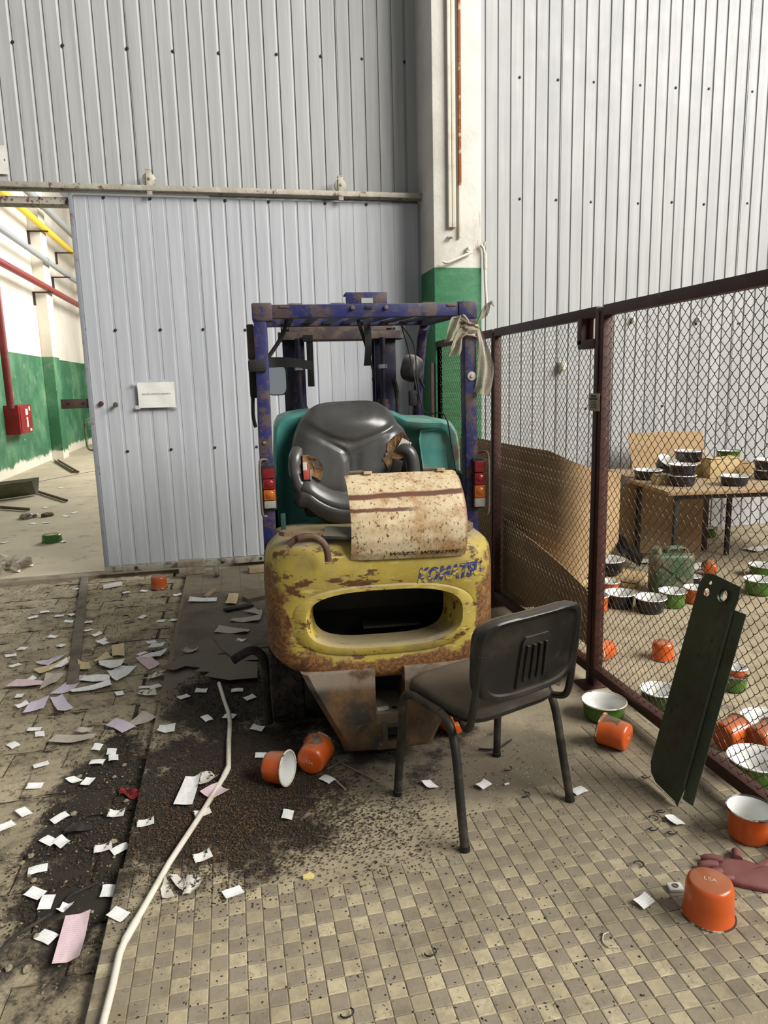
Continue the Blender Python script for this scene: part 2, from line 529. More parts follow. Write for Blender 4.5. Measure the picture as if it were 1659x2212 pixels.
# sliding door leaf
door = empty('door_1', (-1.14, 6.405, 0)); tag(door, kind='structure')
dw = 2.88
t = MB(); t.box((dw / 2, .03, 1.6), (dw, .03, 3.08)); t.build('door_core', M_SHEET_DOOR, door, 0)
me = corrugated(8, 3.06).mesh('corrugated_sheet', M_SHEET_DOOR, 20)
for i in range(3): inst('corrugated_sheet', me, door, (.03 + i * .96, .012 - .0035 * (i % 2), .085))
M_RAIL = mat('chipped_cream_rail', '#9d9788', .6, .2, var=('#b9b3a4', 6, .4, .7), rust=('#5d3d27', 14, .56, .66), bump=(60, .3))
t = MB(); t.bar((0, 0, .055), (dw, 0, .055), .05, .05, .004, (0, 0, 1)); t.build('bottom_rail', mat('dirty_door_rail', '#9a9484', .7, var=('#5c5345', 12, .45, .65)), door)
t = MB(); t.box((.012, .0, 1.6), (.03, .045, 3.1), .003); t.build('edge_profile', mat('worn_edge', '#7d8084', .6, var=('#6b4f41', 9, .55, .7)), door)
for bx, bz in [(-.88, 3.13), (-.52, 3.13), (-.16, 3.13), (.08, 3.13), (.44, 3.13), (.92, 3.13), (1.28, 3.13), (-1.12, 2.1), (-.88, 2.09), (-.52, 2.09), (-.17, 2.09), (.18, 2.08), (.54, 2.08), (1.0, 2.08), (1.5, 2.08), (-.87, 1.08), (-.51, 1.08), (-.14, 1.08), (.22, 1.07), (-.88, .06), (-.49, .05), (-.14, .05), (.2, .06), (-1.125, 1.2), (-1.12, .9), (-1.13, 2.75)]:
    inst('bolt', BOLT, door, (bx + 1.14, .008 if bz > .2 else -.026, bz))
M_HASP = mat('dark_brown_hasp', '#3b2a24', .65, .2, var=('#4d3a30', 7, .4, .7))
t = MB(); t.box((-.10, .0, 1.496), (.24, .012, .078), .002); h = t.build('latch_plate', M_HASP, door)
for px in (-.16, -.04): inst('bolt', BOLT, h, (px, -.008, 1.5))
t = MB(); t.lathe([(0, .012), (.018, .010), (.021, .003), (.021, -.004)], 14, Matrix.Translation((.094, -.006, 1.49)) @ Matrix.Rotation(R(90), 4, 'X')); t.build('washer_bolt', mat('rusty_brown_steel', '#4d2f25', .6, .4), door)
t = MB(); t.tube([(.215, .0, 1.478), (.215, -.05, 1.478)], .013, 10); t.lathe([(0, .008), (.02, .006), (.022, -.002), (0, -.004)], 12, Matrix.Translation((.215, -.05, 1.478)) @ Matrix.Rotation(R(90), 4, 'X')); t.build('knob', mat('worn_knob', '#5f5549', .5, .5), door)
t = MB(); t.tube(smooth_path([(-.02, -.0, 1.36), (-.045, -.01, 1.34), (-.05, -.01, 1.2), (-.04, -.01, 1.12), (.0, 0, 1.1)], 4), .009, 8); t.build('pull_handle', mat('dull_green_handle', '#55603c', .6, .2, rust=('#4a3626', 20, .5, .6)), door)
# rollers hang the leaf on the track
for rx in (-.514, 1.047):
    t = MB(); MR = Matrix.Translation((rx + 1.14, -.035, 3.262)) @ Matrix.Rotation(R(90), 4, 'X')
    t.lathe([(0, .016), (.046, .016), (.052, .012), (.052, -.012), (.046, -.016), (0, -.016)], 28, MR)
    ro = t.build('roller_wheel', M_RAIL, door)
    t = MB(); t.lathe([(0, .032), (.012, .030), (.016, .022), (.016, .014)], 6, MR); t.build('axle_nut', mat('axle_nut_steel', '#6e675a', .5, .5), ro)
    t = MB(); t.box((rx + 1.14, -.058, 3.235), (.042, .008, .19), .003); t.box((rx + 1.14, -.03, 3.335), (.042, .06, .008), .002); t.build('hanger_strap', M_RAIL, door)
# track above the leaf
t = MB(); t.box((-.5, 6.36, 3.194), (4.6, .045, .042), .004); t.box((-.5, 6.40, 3.17), (4.6, .04, .006)); o = t.build('trim_2', M_RAIL); tag(o, kind='structure')
t = MB(); t.box((-1.9, 6.50, 3.10), (1.55, .14, .055), .004); o = t.build('trim_3', mat('rust_speckled_lintel', '#a8a294', .6, rust=('#5b3a25', 26, .52, .6))); tag(o, kind='structure')

# ================================================================ pillar
def m_pillar():
    k = K('pillar_plaster'); p = k.pos(); x, y, z = k.xyz(p)
    c = k.mix('#c6c3b9', '#b8b4a8', k.noise(3, 5, .6, coord=p).ss(.4, .7))
    c = k.mix(c, '#8d8778', k.noise(26, 6, .75, coord=p, sc=(1, 1, .5)).ss(.64, .72) * .8)
    c = k.mix(c, '#8a5a2e', k.noise(9, 6, .7, coord=p, sc=(2.5, 1, .6)).ss(.5, .72) * (1.0 - ((x - 2.15) / .055).sq()).ss(0, 1) * (1.0 - ((z - 2.82) / .22).sq()).ss(0, .6))
    g = k.mix('#24663e', '#2f764a', k.noise(5, 5, .6, coord=p, sc=(1, 1, 2.5)).ss(.4, .7))
    g = k.mix(g, '#6c9a6f', k.noise(16, 6, .7, coord=p, sc=(.7, 1, 2)).ss(.62, .76) * .6)
    c = k.mix(c, g, (1.0 - z.ss(2.543, 2.546)))
    k.bump(k.noise(24, 6, .7, coord=p), .35, .01)
    return k.done(c, .55)
M_PILLAR = m_pillar()
t = MB(); t.box((1.972, 6.25, 3.1), (.42, .5, 6.2), .008); pil = t.build('wall_pillar', M_PILLAR); tag(pil, kind='structure')
M_CREAM = mat('cream_trunking', '#c9c2b0', .5, var=('#b1a894', 5, .45, .7))
M_RUSTY = mat('rusty_strip', '#8a4a25', .8, var=('#b9a48c', 9, .52, .62), bump=(50, .5))
tr = empty('cable_trunking', (1.90, 6.0, 2.86)); tag(tr, 'pair of cream cable ducts running down the pillar face', 'cable duct')
t = MB(); t.box((-.005, -.02, 1.4), (.028, .04, 2.8), .003); t.build('duct', M_CREAM, tr)
t = MB(); t.box((.03, -.02, 1.4), (.032, .035, 2.8), .003); t.build('duct', M_CREAM, tr)
t = MB(); t.box((.012, -.028, 2.02), (.085, .035, .015), .002); t.build('clip', M_CREAM, tr)
ru = empty('rusty_conduit', (1.985, 5.99, 3.19)); tag(ru, 'thin rusty conduit strip beside the cream ducts on the pillar', 'conduit')
t = MB(); t.box((.0, -.012, 1.3), (.022, .024, 2.6), .002); t.build('rusty_section', M_RUSTY, ru)
t = MB(); t.box((-.002, -.012, -.205), (.02, .02, .41), .002); t.build('cream_section', M_CREAM, ru)
M_IVORY = mat('ivory_plastic', '#cfc8b8', .4, var=('#b5ab97', 11, .5, .7))
t = MB(); t.tube(smooth_path([(1.822, 5.95, 2.585), (1.85, 5.945, 2.575), (1.90, 5.945, 2.59), (2.085, 5.965, 2.665)], 5), .011, 10); t.tube([(2.04, 5.96, 2.66), (2.06, 5.985, 2.71)], .009, 8)
t.lathe([(0, .01), (.016, .01), (.016, -.01), (0, -.01)], 10, Matrix.Translation((2.055, 5.97, 2.69)))
tag(t.build('conduit_stub', M_IVORY), 'bent ivory conduit stub sticking out above the green paint line', 'conduit')
t = MB(); t.tube(smooth_path([(2.165, 5.97, 2.725), (2.19, 5.97, 2.69), (2.2, 5.97, 2.6), (2.203, 5.97, 2.45), (2.212, 5.97, 2.3), (2.222, 5.97, 2.15)], 4), [.012] * 21, 10)
t.tube([(2.2, 5.97, 2.66), (2.203, 5.97, 2.53)], .016, 10); t.tube([(2.192, 5.97, 2.69), (2.195, 5.96, 2.75)], .010, 8)
tag(t.build('corner_conduit', M_IVORY), 'ivory cable conduit hanging down the right corner of the pillar', 'conduit')
t = MB()
for dx in (0, .013, .026, .036): t.tube([(1.88 + dx, 5.995, 2.79), (1.872 + dx + .003, 5.96, 2.77)], .004, 6)
tag(t.build('wire_ends', mat('grey_wire', '#6c685f', .6)), 'short cut wire ends poking out under the cable ducts', 'wires')

# ================================================================ next room (through the doorway)
def m_roomwall():
    k = K('cream_and_green_wall'); p = k.pos(); x, y, z = k.xyz(p)
    c = k.mix('#d2ccbe', '#c4bcab', k.noise(.9, 6, .6, coord=p).ss(.38, .7))
    c = k.mix(c, '#a2977f', k.noise(2.6, 6, .7, coord=p, sc=(1, 1, .6)).ss(.58, .8) * .6)
    g = k.mix('#2a6040', '#54835f', k.noise(1.1, 5, .6, coord=p, off=(2, 0, 1)).ss(.42, .68))
    g = k.mix(g, '#8f9a7e', k.noise(1.7, 6, .7, coord=p, off=(6, 0, 3)).ss(.55, .75) * .7)
    g = k.mix(g, '#d9d4c4', k.noise(4.5, 7, .75, coord=p, off=(1, 4, 0)).ss(.66, .69))
    g = k.mix(g, '#173a22', k.noise(7, 6, .7, coord=p, off=(9, 2, 5)).ss(.70, .73))
    g = k.mix(g, '#d5cfbf', (z * -1.0 + k.noise(3.4, 6, .7, coord=p) * .4).ss(-.02, .06))
    c = k.mix(c, g, 1.0 - z.ss(2.40, 2.41))
    k.bump(k.noise(6, 6, .7, coord=p), .3, .02)
    return k.done(c, .75)
M_ROOMWALL = m_roomwall()
t = MB(); t.box((-4.35, 16.0, 3.5), (.3, 19.0, 7.0)); o = t.build('wall_left', M_ROOMWALL, smooth=0); tag(o, kind='structure')
for py in (10.9, 18.3):
    t = MB(); t.box((-4.075, py + .3, 3.5), (.25, .6, 7.0), .01); o2 = t.build('pilaster', M_ROOMWALL, o, 0)
t = MB(); t.box((-1.2, 23.7, 3.5), (6.6, .3, 7.0)); o = t.build('wall_far', M_ROOMWALL, smooth=0); tag(o, kind='structure')
t = MB(); t.box((-3.95, 23.3, 3.5), (.6, .5, 7.0), .01); t.build('pilaster', M_ROOMWALL, o, 0)
def wallpipe(name, label, x, z, r, col, y0=8.0, y1=22.95, brk=(), parent=None, joints=()):
    root = empty(name, (x, y0, z)); tag(root, label, 'pipe')
    m = mat(name + '_paint', col, .45, .1, dust=('#9a9484', .25))
    t = MB(); t.tube([(0, 0, 0), (0, y1 - y0, 0)], r, 12); t.build('pipe_run', m, root)
    for j in joints:
        t = MB(); t.tube([(0, j - y0 - .08, 0), (0, j - y0 + .08, 0)], r * 1.2, 12); t.build('coupling', m, root)
    mb_ = mat(name + '_bracket', '#3a2f2b', .6, .3)
    for b in brk:
        t = MB(); L_ = x + 4.2 + .1; t.box((.1 - L_ / 2, b - y0, -r - .015), (L_ - .004, .05, .03)); t.box((-(x + 4.2) + .03, b - y0, -r - .16), (.04, .05, .28)); t.build('bracket', mb_, root)
    return root
wallpipe('yellow_gas_pipe', 'yellow gas pipe along the upper wall of the next room', -3.85, 5.27, .075, '#d9b52a', brk=(18.2, 20.9))
wallpipe('grey_pipe', 'grey pipe just above the yellow pipe in the next room', -3.7, 5.62, .085, '#8c8f90', joints=(17.6,))
wallpipe('grey_pipe', 'thinner grey pipe running below the yellow pipe', -3.85, 4.54, .06, '#8d9194', brk=(20.2,), joints=(18.2,))
rp = wallpipe('red_fire_pipe', 'dark red fire main along the cream wall of the next room', -3.85, 3.92, .07, '#7c2222', brk=(18.1,))
m = bpy.data.materials['red_fire_pipe_paint']
t = MB(); t.tube(smooth_path([(0, 14.3 - 8, 0), (0, 14.15 - 8, -.12), (0, 14.1 - 8, -.4), (0, 14.1 - 8, -2.6)], 5), .065, 12); t.build('riser', m, rp)
fb = empty('fire_hose_cabinet', (-4.198, 14.9, .8)); tag(fb, 'red fire hose cabinet mounted on the green wall', 'hose cabinet')
M_RED = mat('red_cabinet_paint', '#8c171c', .4, var=('#741318', 4, .4, .7))
t = MB(); t.box((.13, .45, .28), (.26, .9, .56), .01); t.build('body', M_RED, fb)
t = MB(); t.box((.265, .47, .28), (.014, .8, .5), .004); dr = t.build('door', M_RED, fb)
M_STICK = mat('white_sticker', '#dcd6c8', .6)
for (sy, sz, w, h) in ((.5, .42, .16, .12), (.5, .22, .1, .2), (.72, .48, .1, .08), (.7, .06, .12, .05)):
    t = MB(); t.box((.274, sy, sz), (.003, w, h)); t.build('sticker', M_STICK, dr)
# ================================================================ forklift
# local axes: x right, y forward (away from the viewer), z up; origin under the rear face
fk = empty('forklift', (.58, 2.75, 0), R(-4))
tag(fk, 'old rusty yellow, teal and blue forklift seen from behind', 'forklift')

def m_blue():
    k = K('chipped_blue_paint')
    c = k.mix('#15184a', '#1a1e5c', k.noise(7, 4).ss(.4, .7))
    c = k.mix(c, '#4f4038', k.noise(11, 7, .72, off=(1, 2, 3)).ss(.46, .58) * .9)
    c = k.mix(c, '#4a2f22', k.noise(30, 6, .7, off=(4, 2, 8)).ss(.6, .68))
    c = k.mix(c, '#7d6f5e', k.up().ss(.5, 1.0) * .8)
    k.bump(k.noise(50, 5), .25, .004)
    return k.done(c, .55)
M_BLUE = m_blue()
M_BLUE_D = mat('grimy_dark_blue', '#14153a', .6, .2, var=('#241d22', 8, .42, .6), rust=('#3b2a22', 16, .52, .64))
M_BLACK = mat('greasy_black', '#0c0b0b', .7, var=('#1b1815', 9, .45, .7))
M_RUBBER = mat('tyre_rubber', '#1c1a18', .85, var=('#3c362d', 14, .42, .68), bump=(40, .4))
M_DUSTY = mat('dusty_steel', '#54483c', .85, .1, var=('#6f6150', 10, .4, .7), dust=('#86775f', .5))

def m_yellow():
    k = K('rusty_yellow_paint'); x, y, z = k.xyz(k.obj())
    c = k.mix('#a8933a', '#b8a552', k.noise(6, 4).ss(.4, .7))
    c = k.mix(c, '#87764a', k.noise(4, 6, .65, off=(2, 2, 2)).ss(.42, .7) * .7)
    c = k.mix(c, '#d2c274', k.noise(30, 5, .7, sc=(.15, 1, 1), off=(7, 2, 2)).ss(.58, .66) * .7)
    c = k.mix(c, '#5a3a1f', k.noise(11, 6, .68, sc=(.6, 1, 1.4), off=(9, 1, 4)).ss(.55, .60))          # chips
    c = k.mix(c, '#6b4a22', k.noise(16, 7, .75, sc=(.25, 1, 1.5), off=(3, 3, 1)).ss(.59, .64) * .9)     # scrapes
    # rust coming up from the bottom and in from the sides
    edge = ((x.abs() - .365) * 9.0 - (z - .76).max(0.0) * 7.0).max((.53 - z) * 8.0)
    slotrim = 1.0 - ((x / .40).sq() + ((z - .635) / .185).sq())
    rm = (edge - slotrim.max(0.0) * 2.0 + (k.noise(6, 7, .72) - .5) * 3.6)
    rust = k.mix('#5b371d', '#8a6232', k.noise(60, 5, .8).ss(.42, .6))
    rust = k.mix(rust, '#4a2a19', k.noise(8, 5, .6, off=(5, 5, 5)).ss(.5, .65))
    rust = k.mix(rust, '#b9a468', k.noise(90, 4, .7, off=(2, 0, 7)).ss(.62, .7) * .7)
    c = k.mix(c, rust, rm.ss(.0, .4))
    c = k.mix(c, '#9a8f78', (k.up().ss(.45, 1.0)) * .7)
    k.bump(k.noise(55, 6, .7), .3, .004)
    return k.done(c, .62)
M_YELLOW = m_yellow()
def m_lower():
    k = K('rusty_brown_casting'); x, y, z = k.xyz(k.obj())
    c = k.mix('#4a3a2b', '#6e5334', k.noise(9, 6, .7).ss(.4, .65))
    c = k.mix(c, '#343130', k.noise(5, 5, .6, off=(1, 3, 3)).ss(.48, .62) * .9)
    c = k.mix(c, '#8d6a3a', k.noise(40, 5, .7).ss(.6, .7))
    c = k.mix(c, '#8d8070', (z.ss(.34, .385) * k.noise(7, 5, off=(0, 4, 0)).ss(.35, .55)) * .8)
    c = k.mix(c, '#cfc8b8', k.noise(6, 5, .8, sc=(14, 1, 3), off=(3, 1, 1)).ss(.70, .74) * .9)
    k.bump(k.noise(50, 5), .3, .004)
    return k.done(c, .65)
M_LOWER = m_lower()
def m_teal():
    k = K('faded_teal_paint'); x, y, z = k.xyz(k.obj())
    c = k.mix('#43877e', '#55988e', k.noise(4, 4).ss(.4, .7))
    c = k.mix(c, '#7d9486', (x.ss(.05, .3) * k.noise(6, 5, off=(2, 1, 0)).ss(.35, .65)) * .8)
    c = k.mix(c, '#6d4a33', k.noise(12, 6, .7, off=(4, 4, 1)).ss(.62, .72))
    c = k.mix(c, '#6b3f2c', (x.ss(.42, .49) * k.noise(9, 5).ss(.4, .6)) * .9)
    return k.done(c, .38)
M_TEAL = m_teal()

def sell(cx, cz, a, bt, bb, n, t):
    c, s_ = math.cos(t), math.sin(t)
    x = a * math.copysign(abs(c) ** (2 / n), c)
    z = (bt if s_ > 0 else bb) * math.copysign(abs(s_) ** (2 / n), s_)
    return cx + x, cz + z

# --- counterweight with its open slot
N = 96
def bulge(x): return .10 * (min(abs(x) / .49, 1.0)) ** 7
def ring(cx, cz, a, bt, bb, n, ly):
    out = []
    for i in range(N):
        t_ = 2 * math.pi * (i + .5) / N
        x, z = sell(cx, cz, a, bt, bb, n, t_)
        if a > .4 and z < cz: z = cz + (z - cz) * (1 - .34 * (x / a) ** 2)
        out.append((x, ly + bulge(x) + max(0, z - .9) * .25, z))
    return out
rings = [ring(0, .64, .290, .105, .135, 3.4, .20), ring(0, .64, .296, .107, .135, 3.4, .15), ring(0, .643, .302, .108, .130, 3.2, .075), ring(0, .648, .315, .113, .121, 3.0, .012), ring(0, .645, .328, .122, .124, 2.9, -.006),
         ring(0, .64, .372, .142, .146, 2.8, -.006), ring(0, .638, .384, .150, .153, 2.8, .004), ring(0, .637, .392, .156, .158, 2.8, .001),
         ring(0, .635, .44, .27, .22, 4.6, 0), ring(0, .635, .465, .315, .25, 5.6, .006), ring(0, .635, .484, .334, .268, 6.6, .024), ring(0, .635, .492, .342, .274, 7.0, .05), ring(0, .635, .494, .344, .276, 7.0, .12), ring(0, .635, .49, .342, .27, 7.0, .42)]
t = MB(); t.rings(rings)
cw = t.build('counterweight', M_YELLOW, fk, 50, fix=False)
M_TEXTBLUE = (lambda k: k.done(k.mix('#2a3470', '#b79f3f', k.noise(24, 5, .75, sc=(.45, 1, 1)).ss(.49, .53)), .55))(K('worn_blue_lettering'))
vs_, fs_ = text_geo('KOMATSU', .082, .25, .0035, 1.02)
wx = max(v.x for v in vs_) - min(v.x for v in vs_)
q = MB(); vv = []
for v in vs_:
    x = .277 + v.x * .29 / wx; z = .818 + v.y + (v.x * .29 / wx) * .05
    vv.append((x, bulge(x) - .0012, z))
q.add(vv, fs_); q.build('lettering', M_TEXTBLUE, cw, 0)
# inside of the slot: dark void box
t = MB(); t.box((0, .40, .64), (.7, .1, .34)); t.box((0.06, .30, .53), (.26, .16, .01)); t.build('slot_interior', M_BLACK, cw, 0)
# --- lower casting with tow-pin recess
def lowring(z, w, ly, r=.09):
    out = []
    for i in range(48):
        a = 2 * math.pi * (i + .5) / 48
        x, y = sell(0, 0, w, .22, .22, 5.0, a)
        out.append((x + .0, ly + .2 + y, z))
    return out
lo = empty('lower_casting', (0, 0, 0)); lo.parent = fk
t = MB()
W_ = lambda z: .20 + (.365 - .20) * max(0, min(1, (z - .085) / .335))
zs = [.42, .40, .36, .30, .245, .24, .20, .197, .11, .107, .085, .075]
# built as left and right cheeks round a central opening plus a bottom lip
def cheek(sgn, x_in):
    t = MB()
    P = []
    for z in (.43, .36, .30, .24, .18, .12, .09, .07):
        w = W_(z); P.append((z, w))
    fr = []
    for z, w in P:
        b = .0 if z > .08 else .012
        fr.append([(sgn * x_in, -.03 + b, z), (sgn * (w - .035), -.025 + b, z), (sgn * (w - .008), -.0, z), (sgn * w, .05, z), (sgn * w, .45, z), (sgn * x_in, .45, z)])
    t.rings(fr if sgn > 0 else [list(reversed(r_)) for r_ in fr], True, True)
    return t
cheek(-1, .055).build('cheek', M_LOWER, lo, 40, fix=True)
cheek(1, .07).build('cheek', M_LOWER, lo, 40, fix=True)
M_LOWDUST = mat('dusty_casting_ledge', '#5e5345', .8, var=('#75694f', 10, .4, .7), dust=('#8a7f6c', .6))
t = MB(); t.prism([(-.056, -.028), (.071, -.028), (.071, .4), (-.056, .4)], .19, .235); t.build('ledge', M_LOWDUST, lo, 30)
t = MB(); t.lathe([(0, .0), (.013, .0)], 14, Matrix.Translation((.03, .02, .2356))); t.build('pin_hole', M_BLACK, lo, 0)
t = MB(); t.box((.0075, .2, .09), (.127, .46, .04), .01); t.box((-.0405, .2, .15), (.031, .45, .09)); t.box((.056, .2, .15), (.03, .45, .09)); t.box((.0075, .2, .185), (.127, .455, .03)); t.build('bottom_lip', M_LOWER, lo)
t = MB(); t.box((.008, .02, .15), (.066, .06, .05)); t.build('slot_void', M_BLACK, lo, 0)
t = MB(); t.box((.0, .3, .25), (.25, .2, .36)); t.build('recess_back', M_BLACK, lo, 0)
t = MB(); t.grid(4, 4, lambda u, v: (-.045 + u * .05, -.005 + v * .035 + u * .008, .2365 + .002 * u), .0006); t.build('label_card', mat('stuck_label', '#cfcdc6', .7), lo, 60)
t = MB(); t.tube([(-.02, -.02, .1), (-.02, -.02, .2)], .014, 10); t.build('tow_pin', M_DUSTY, lo)

# --- chassis, engine bay
t = MB(); t.box((0, .95, .42), (.84, 1.2, .36), .02); t.box((0, .42, .56), (.94, .06, .5)); t.box((0, 1.45, .62), (.9, .5, .25), .02); t.build('chassis', M_BLACK, fk)
t = MB()
t.box((-.455, .72, .92), (.03, .62, .5), .01); t.box((.455, .72, .92), (.03, .62, .5), .01); t.box((0, 1.02, .95), (.9, .05, .56), .01)
t.build('engine_bay', M_BLACK, fk)
M_ENG = mat('grimy_engine', '#1a1714', .7, .3, var=('#2c261f', 12, .4, .7))
t = MB(); t.box((.02, .72, .72), (.5, .4, .26), .03); t.tube([(-.2, .6, .78), (.25, .6, .8)], .05, 12); t.build('engine_block', M_ENG, fk)
# hinge bracket showing at the left of the bay
t = MB(); t.box((-.40, .36, .96), (.022, .012, .16), .003); t.tube([(-.40, .352, .92), (-.40, .346, .92)], .008, 8); t.box((-.395, .37, .885), (.06, .03, .012), .003); t.build('hinge_bracket', mat('dark_teal_bracket', '#24443f', .5), fk)
# top deck edge in front of the bay
t = MB(); t.box((0, .36, .90), (.93, .09, .03), .01); t.build('deck', M_BLACK, fk)

# --- tipped-up teal cover
HO = [(-.435, .86), (-.442, 1.0), (-.436, 1.25), (-.425, 1.41), (-.405, 1.445), (-.36, 1.462), (-.28, 1.474), (-.1, 1.478), (.162, 1.464), (.223, 1.432), (.30, 1.422), (.40, 1.418), (.445, 1.405), (.475, 1.36), (.488, 1.28), (.494, 1.1), (.498, .86)]
def hood_scale(f, ly):
    out = []
    for x, z in HO:
        out.append((.02 + (x - .02) * f, ly, .86 + (z - .86) * (1 - (1 - f) * .9)))
    return out
t = MB(); N_ = len(HO)
# shell: raised rolled edge falling inwards to a recessed face
sec = [(1.0, 1.12), (1.0, .70), (.992, .655), (.965, .63), (.925, .635), (.885, .66), (.84, .70), (.5, .72), (.02, .72)]
rr = [hood_scale(f, ly) for f, ly in sec]
vs_ = [p for r_ in rr for p in r_]
fs_ = []
for i in range(len(rr) - 1):
    for j in range(N_ - 1): fs_.append((i * N_ + j, (i + 1) * N_ + j, (i + 1) * N_ + j + 1, i * N_ + j + 1))
t.add(vs_, fs_)
hood = t.build('engine_cover', M_TEAL, fk, 60)
t = MB(); pr = [(.281, 1.368), (.36, 1.372), (.405, 1.36), (.425, 1.31), (.437, 1.2), (.44, 1.0), (.30, 1.0), (.29, 1.18), (.272, 1.326)]
inn = [(.352 + (x - .352) * .84, 1.19 + (z - 1.19) * .93) for x, z in pr]
t.rings([[(x, .632, z) for x, z in pr], [(x, .618, z) for x, z in pr], [(x, .640, z) for x, z in inn], [(x, .642, 1.19 + (z - 1.19) * .5) for x, z in inn]], False, True)
t.build('pressed_panel', M_TEAL, hood, 50, fix=True)

# --- seat: padded back, bolsters, cushion lip, torn foam
M_VINYL = (lambda k: k.done(k.mix('#403f3d', '#4d4b48', k.noise(5, 4).ss(.4, .7)), k.noise(7, 4, off=(1, 1, 1)) * .2 + .22, 0, .6))(K('grey_seat_vinyl'))
M_FOAM = mat('torn_seat_foam', '#7b5a33', .9, var=('#4f3820', 12, .42, .62), bump=(60, .6))
seat = empty('seat', (0, .5, 0)); seat.parent = fk
OUT = [(-.348, 1.223), (-.347, 1.299), (-.33, 1.373), (-.295, 1.443), (-.244, 1.494), (-.186, 1.515), (-.083, 1.521), (.034, 1.519), (.086, 1.498), (.126, 1.462), (.147, 1.42), (.182, 1.379), (.205, 1.284), (.18, 1.155), (.10, 1.075), (-.098, 1.05), (-.226, 1.06), (-.312, 1.12)]
def catmull_closed(P, sub=6):
    out = []; n = len(P)
    for i in range(n):
        p0, p1, p2, p3 = [Vector(P[(i + k_) % n]) for k_ in (-1, 0, 1, 2)]
        for k_ in range(sub):
            u = k_ / sub
            out.append(tuple(.5 * (2 * p1 + (p2 - p0) * u + (2 * p0 - 5 * p1 + 4 * p2 - p3) * u * u + (3 * p1 - p0 - 3 * p2 + p3) * u ** 3)))
    return out
OUTS = catmull_closed(OUT)
CR = [[(-.29, 1.43), (-.17, 1.361), (-.101, 1.339), (-.054, 1.337), (.017, 1.36), (.11, 1.395)], [(-.29, 1.405), (-.17, 1.338), (-.11, 1.303), (-.092, 1.259), (-.092, 1.10)], [(.09, 1.36), (.0, 1.325), (-.045, 1.30), (-.05, 1.25), (-.054, 1.10)]]
def dseg(p, a, b):
    p, a, b = Vector(p), Vector(a), Vector(b); ab = b - a
    u = max(0, min(1, (p - a).dot(ab) / ab.length_squared)); return (p - a - ab * u).length
def seat_y(x, z, rho):
    y = -.085 * (1 - rho ** 5)
    y += .035 * ((z - 1.25) / .25)                      # leans back at the top
    y -= .02 * max(0, abs(x + .075) - .12) / .2          # side wings come forward
    for pl in CR:
        dd = min(dseg((x, z), a, b) for a, b in zip(pl, pl[1:]))
        y += (.009 if pl is not CR[2] else .004) * math.exp(-(dd / .012) ** 2)
    # raised lobes below the Y seam
    if z < 1.34: y += .010 * min(1, (1.34 - z) / .06) * math.exp(-((x + .072) / .03) ** 2)
    y -= .020 * math.exp(-((x + .075) / .16) ** 2 - ((z - 1.43) / .06) ** 2)
    return y
cx, cz = -.075, 1.28
rr = []
for rho in [i / 22 for i in range(22, 0, -1)] + [.004]:
    rr.append([(cx + (x - cx) * rho, seat_y(cx + (x - cx) * rho, cz + (z - cz) * rho, rho), cz + (z - cz) * rho) for x, z in OUTS])
back = [[(x, .10, z) for x, z in OUTS]]
t = MB(); t.rings(back + rr, True, True); t.build('backrest', M_VINYL, seat, 60, fix=True)
t = MB(); t.tube(smooth_path([(-.318, -.03, 1.31), (-.333, -.07, 1.275), (-.335, -.08, 1.22), (-.322, -.09, 1.165), (-.30, -.09, 1.13)], 5), [.018] + [.03] * 14 + [.034] * 6, 12); t.build('bolster', M_VINYL, seat)
t = MB(); t.tube(smooth_path([(.135, -.05, 1.285), (.165, -.08, 1.30), (.195, -.09, 1.27), (.205, -.09, 1.20), (.20, -.08, 1.10)], 5), [.022] + [.03] * 20, 12); t.build('bolster', M_VINYL, seat)
# cushion lip curling round the front edge
def lip(u, v):
    path = [(-.315, 1.165), (-.285, 1.172), (-.235, 1.135), (-.18, 1.105), (-.107, 1.088), (.037, 1.085), (.12, 1.09), (.18, 1.12)]
    P = smooth_path([(x, 0, z) for x, z in path], 6)
    s_ = u * (len(P) - 1); i = min(int(s_), len(P) - 2); p = P[i].lerp(P[i + 1], s_ - i)
    prof = [(-.02, .02), (-.06, .026), (-.115, .008), (-.138, -.03), (-.132, -.048), (-.14, -.062), (-.128, -.11), (-.05, -.13)]
    w = v * (len(prof) - 1); k_ = min(int(w), len(prof) - 2); f = w - k_
    dy = prof[k_][0] * (1 - f) + prof[k_ + 1][0] * f; dz = prof[k_][1] * (1 - f) + prof[k_ + 1][1] * f
    taper = 1 - .35 * math.exp(-(u / .1) ** 2)
    return (p.x + (dz * .25 if u < .12 else 0), dy * taper, p.z + dz * taper)
t = MB(); t.grid(44, 24, lip, .01); t.build('cushion', M_VINYL, seat, 50, fix=True)
t = MB(); t.box((-.07, .02, 1.05), (.46, .2, .1), .03); t.build('seat_pan', M_BLACK, seat)
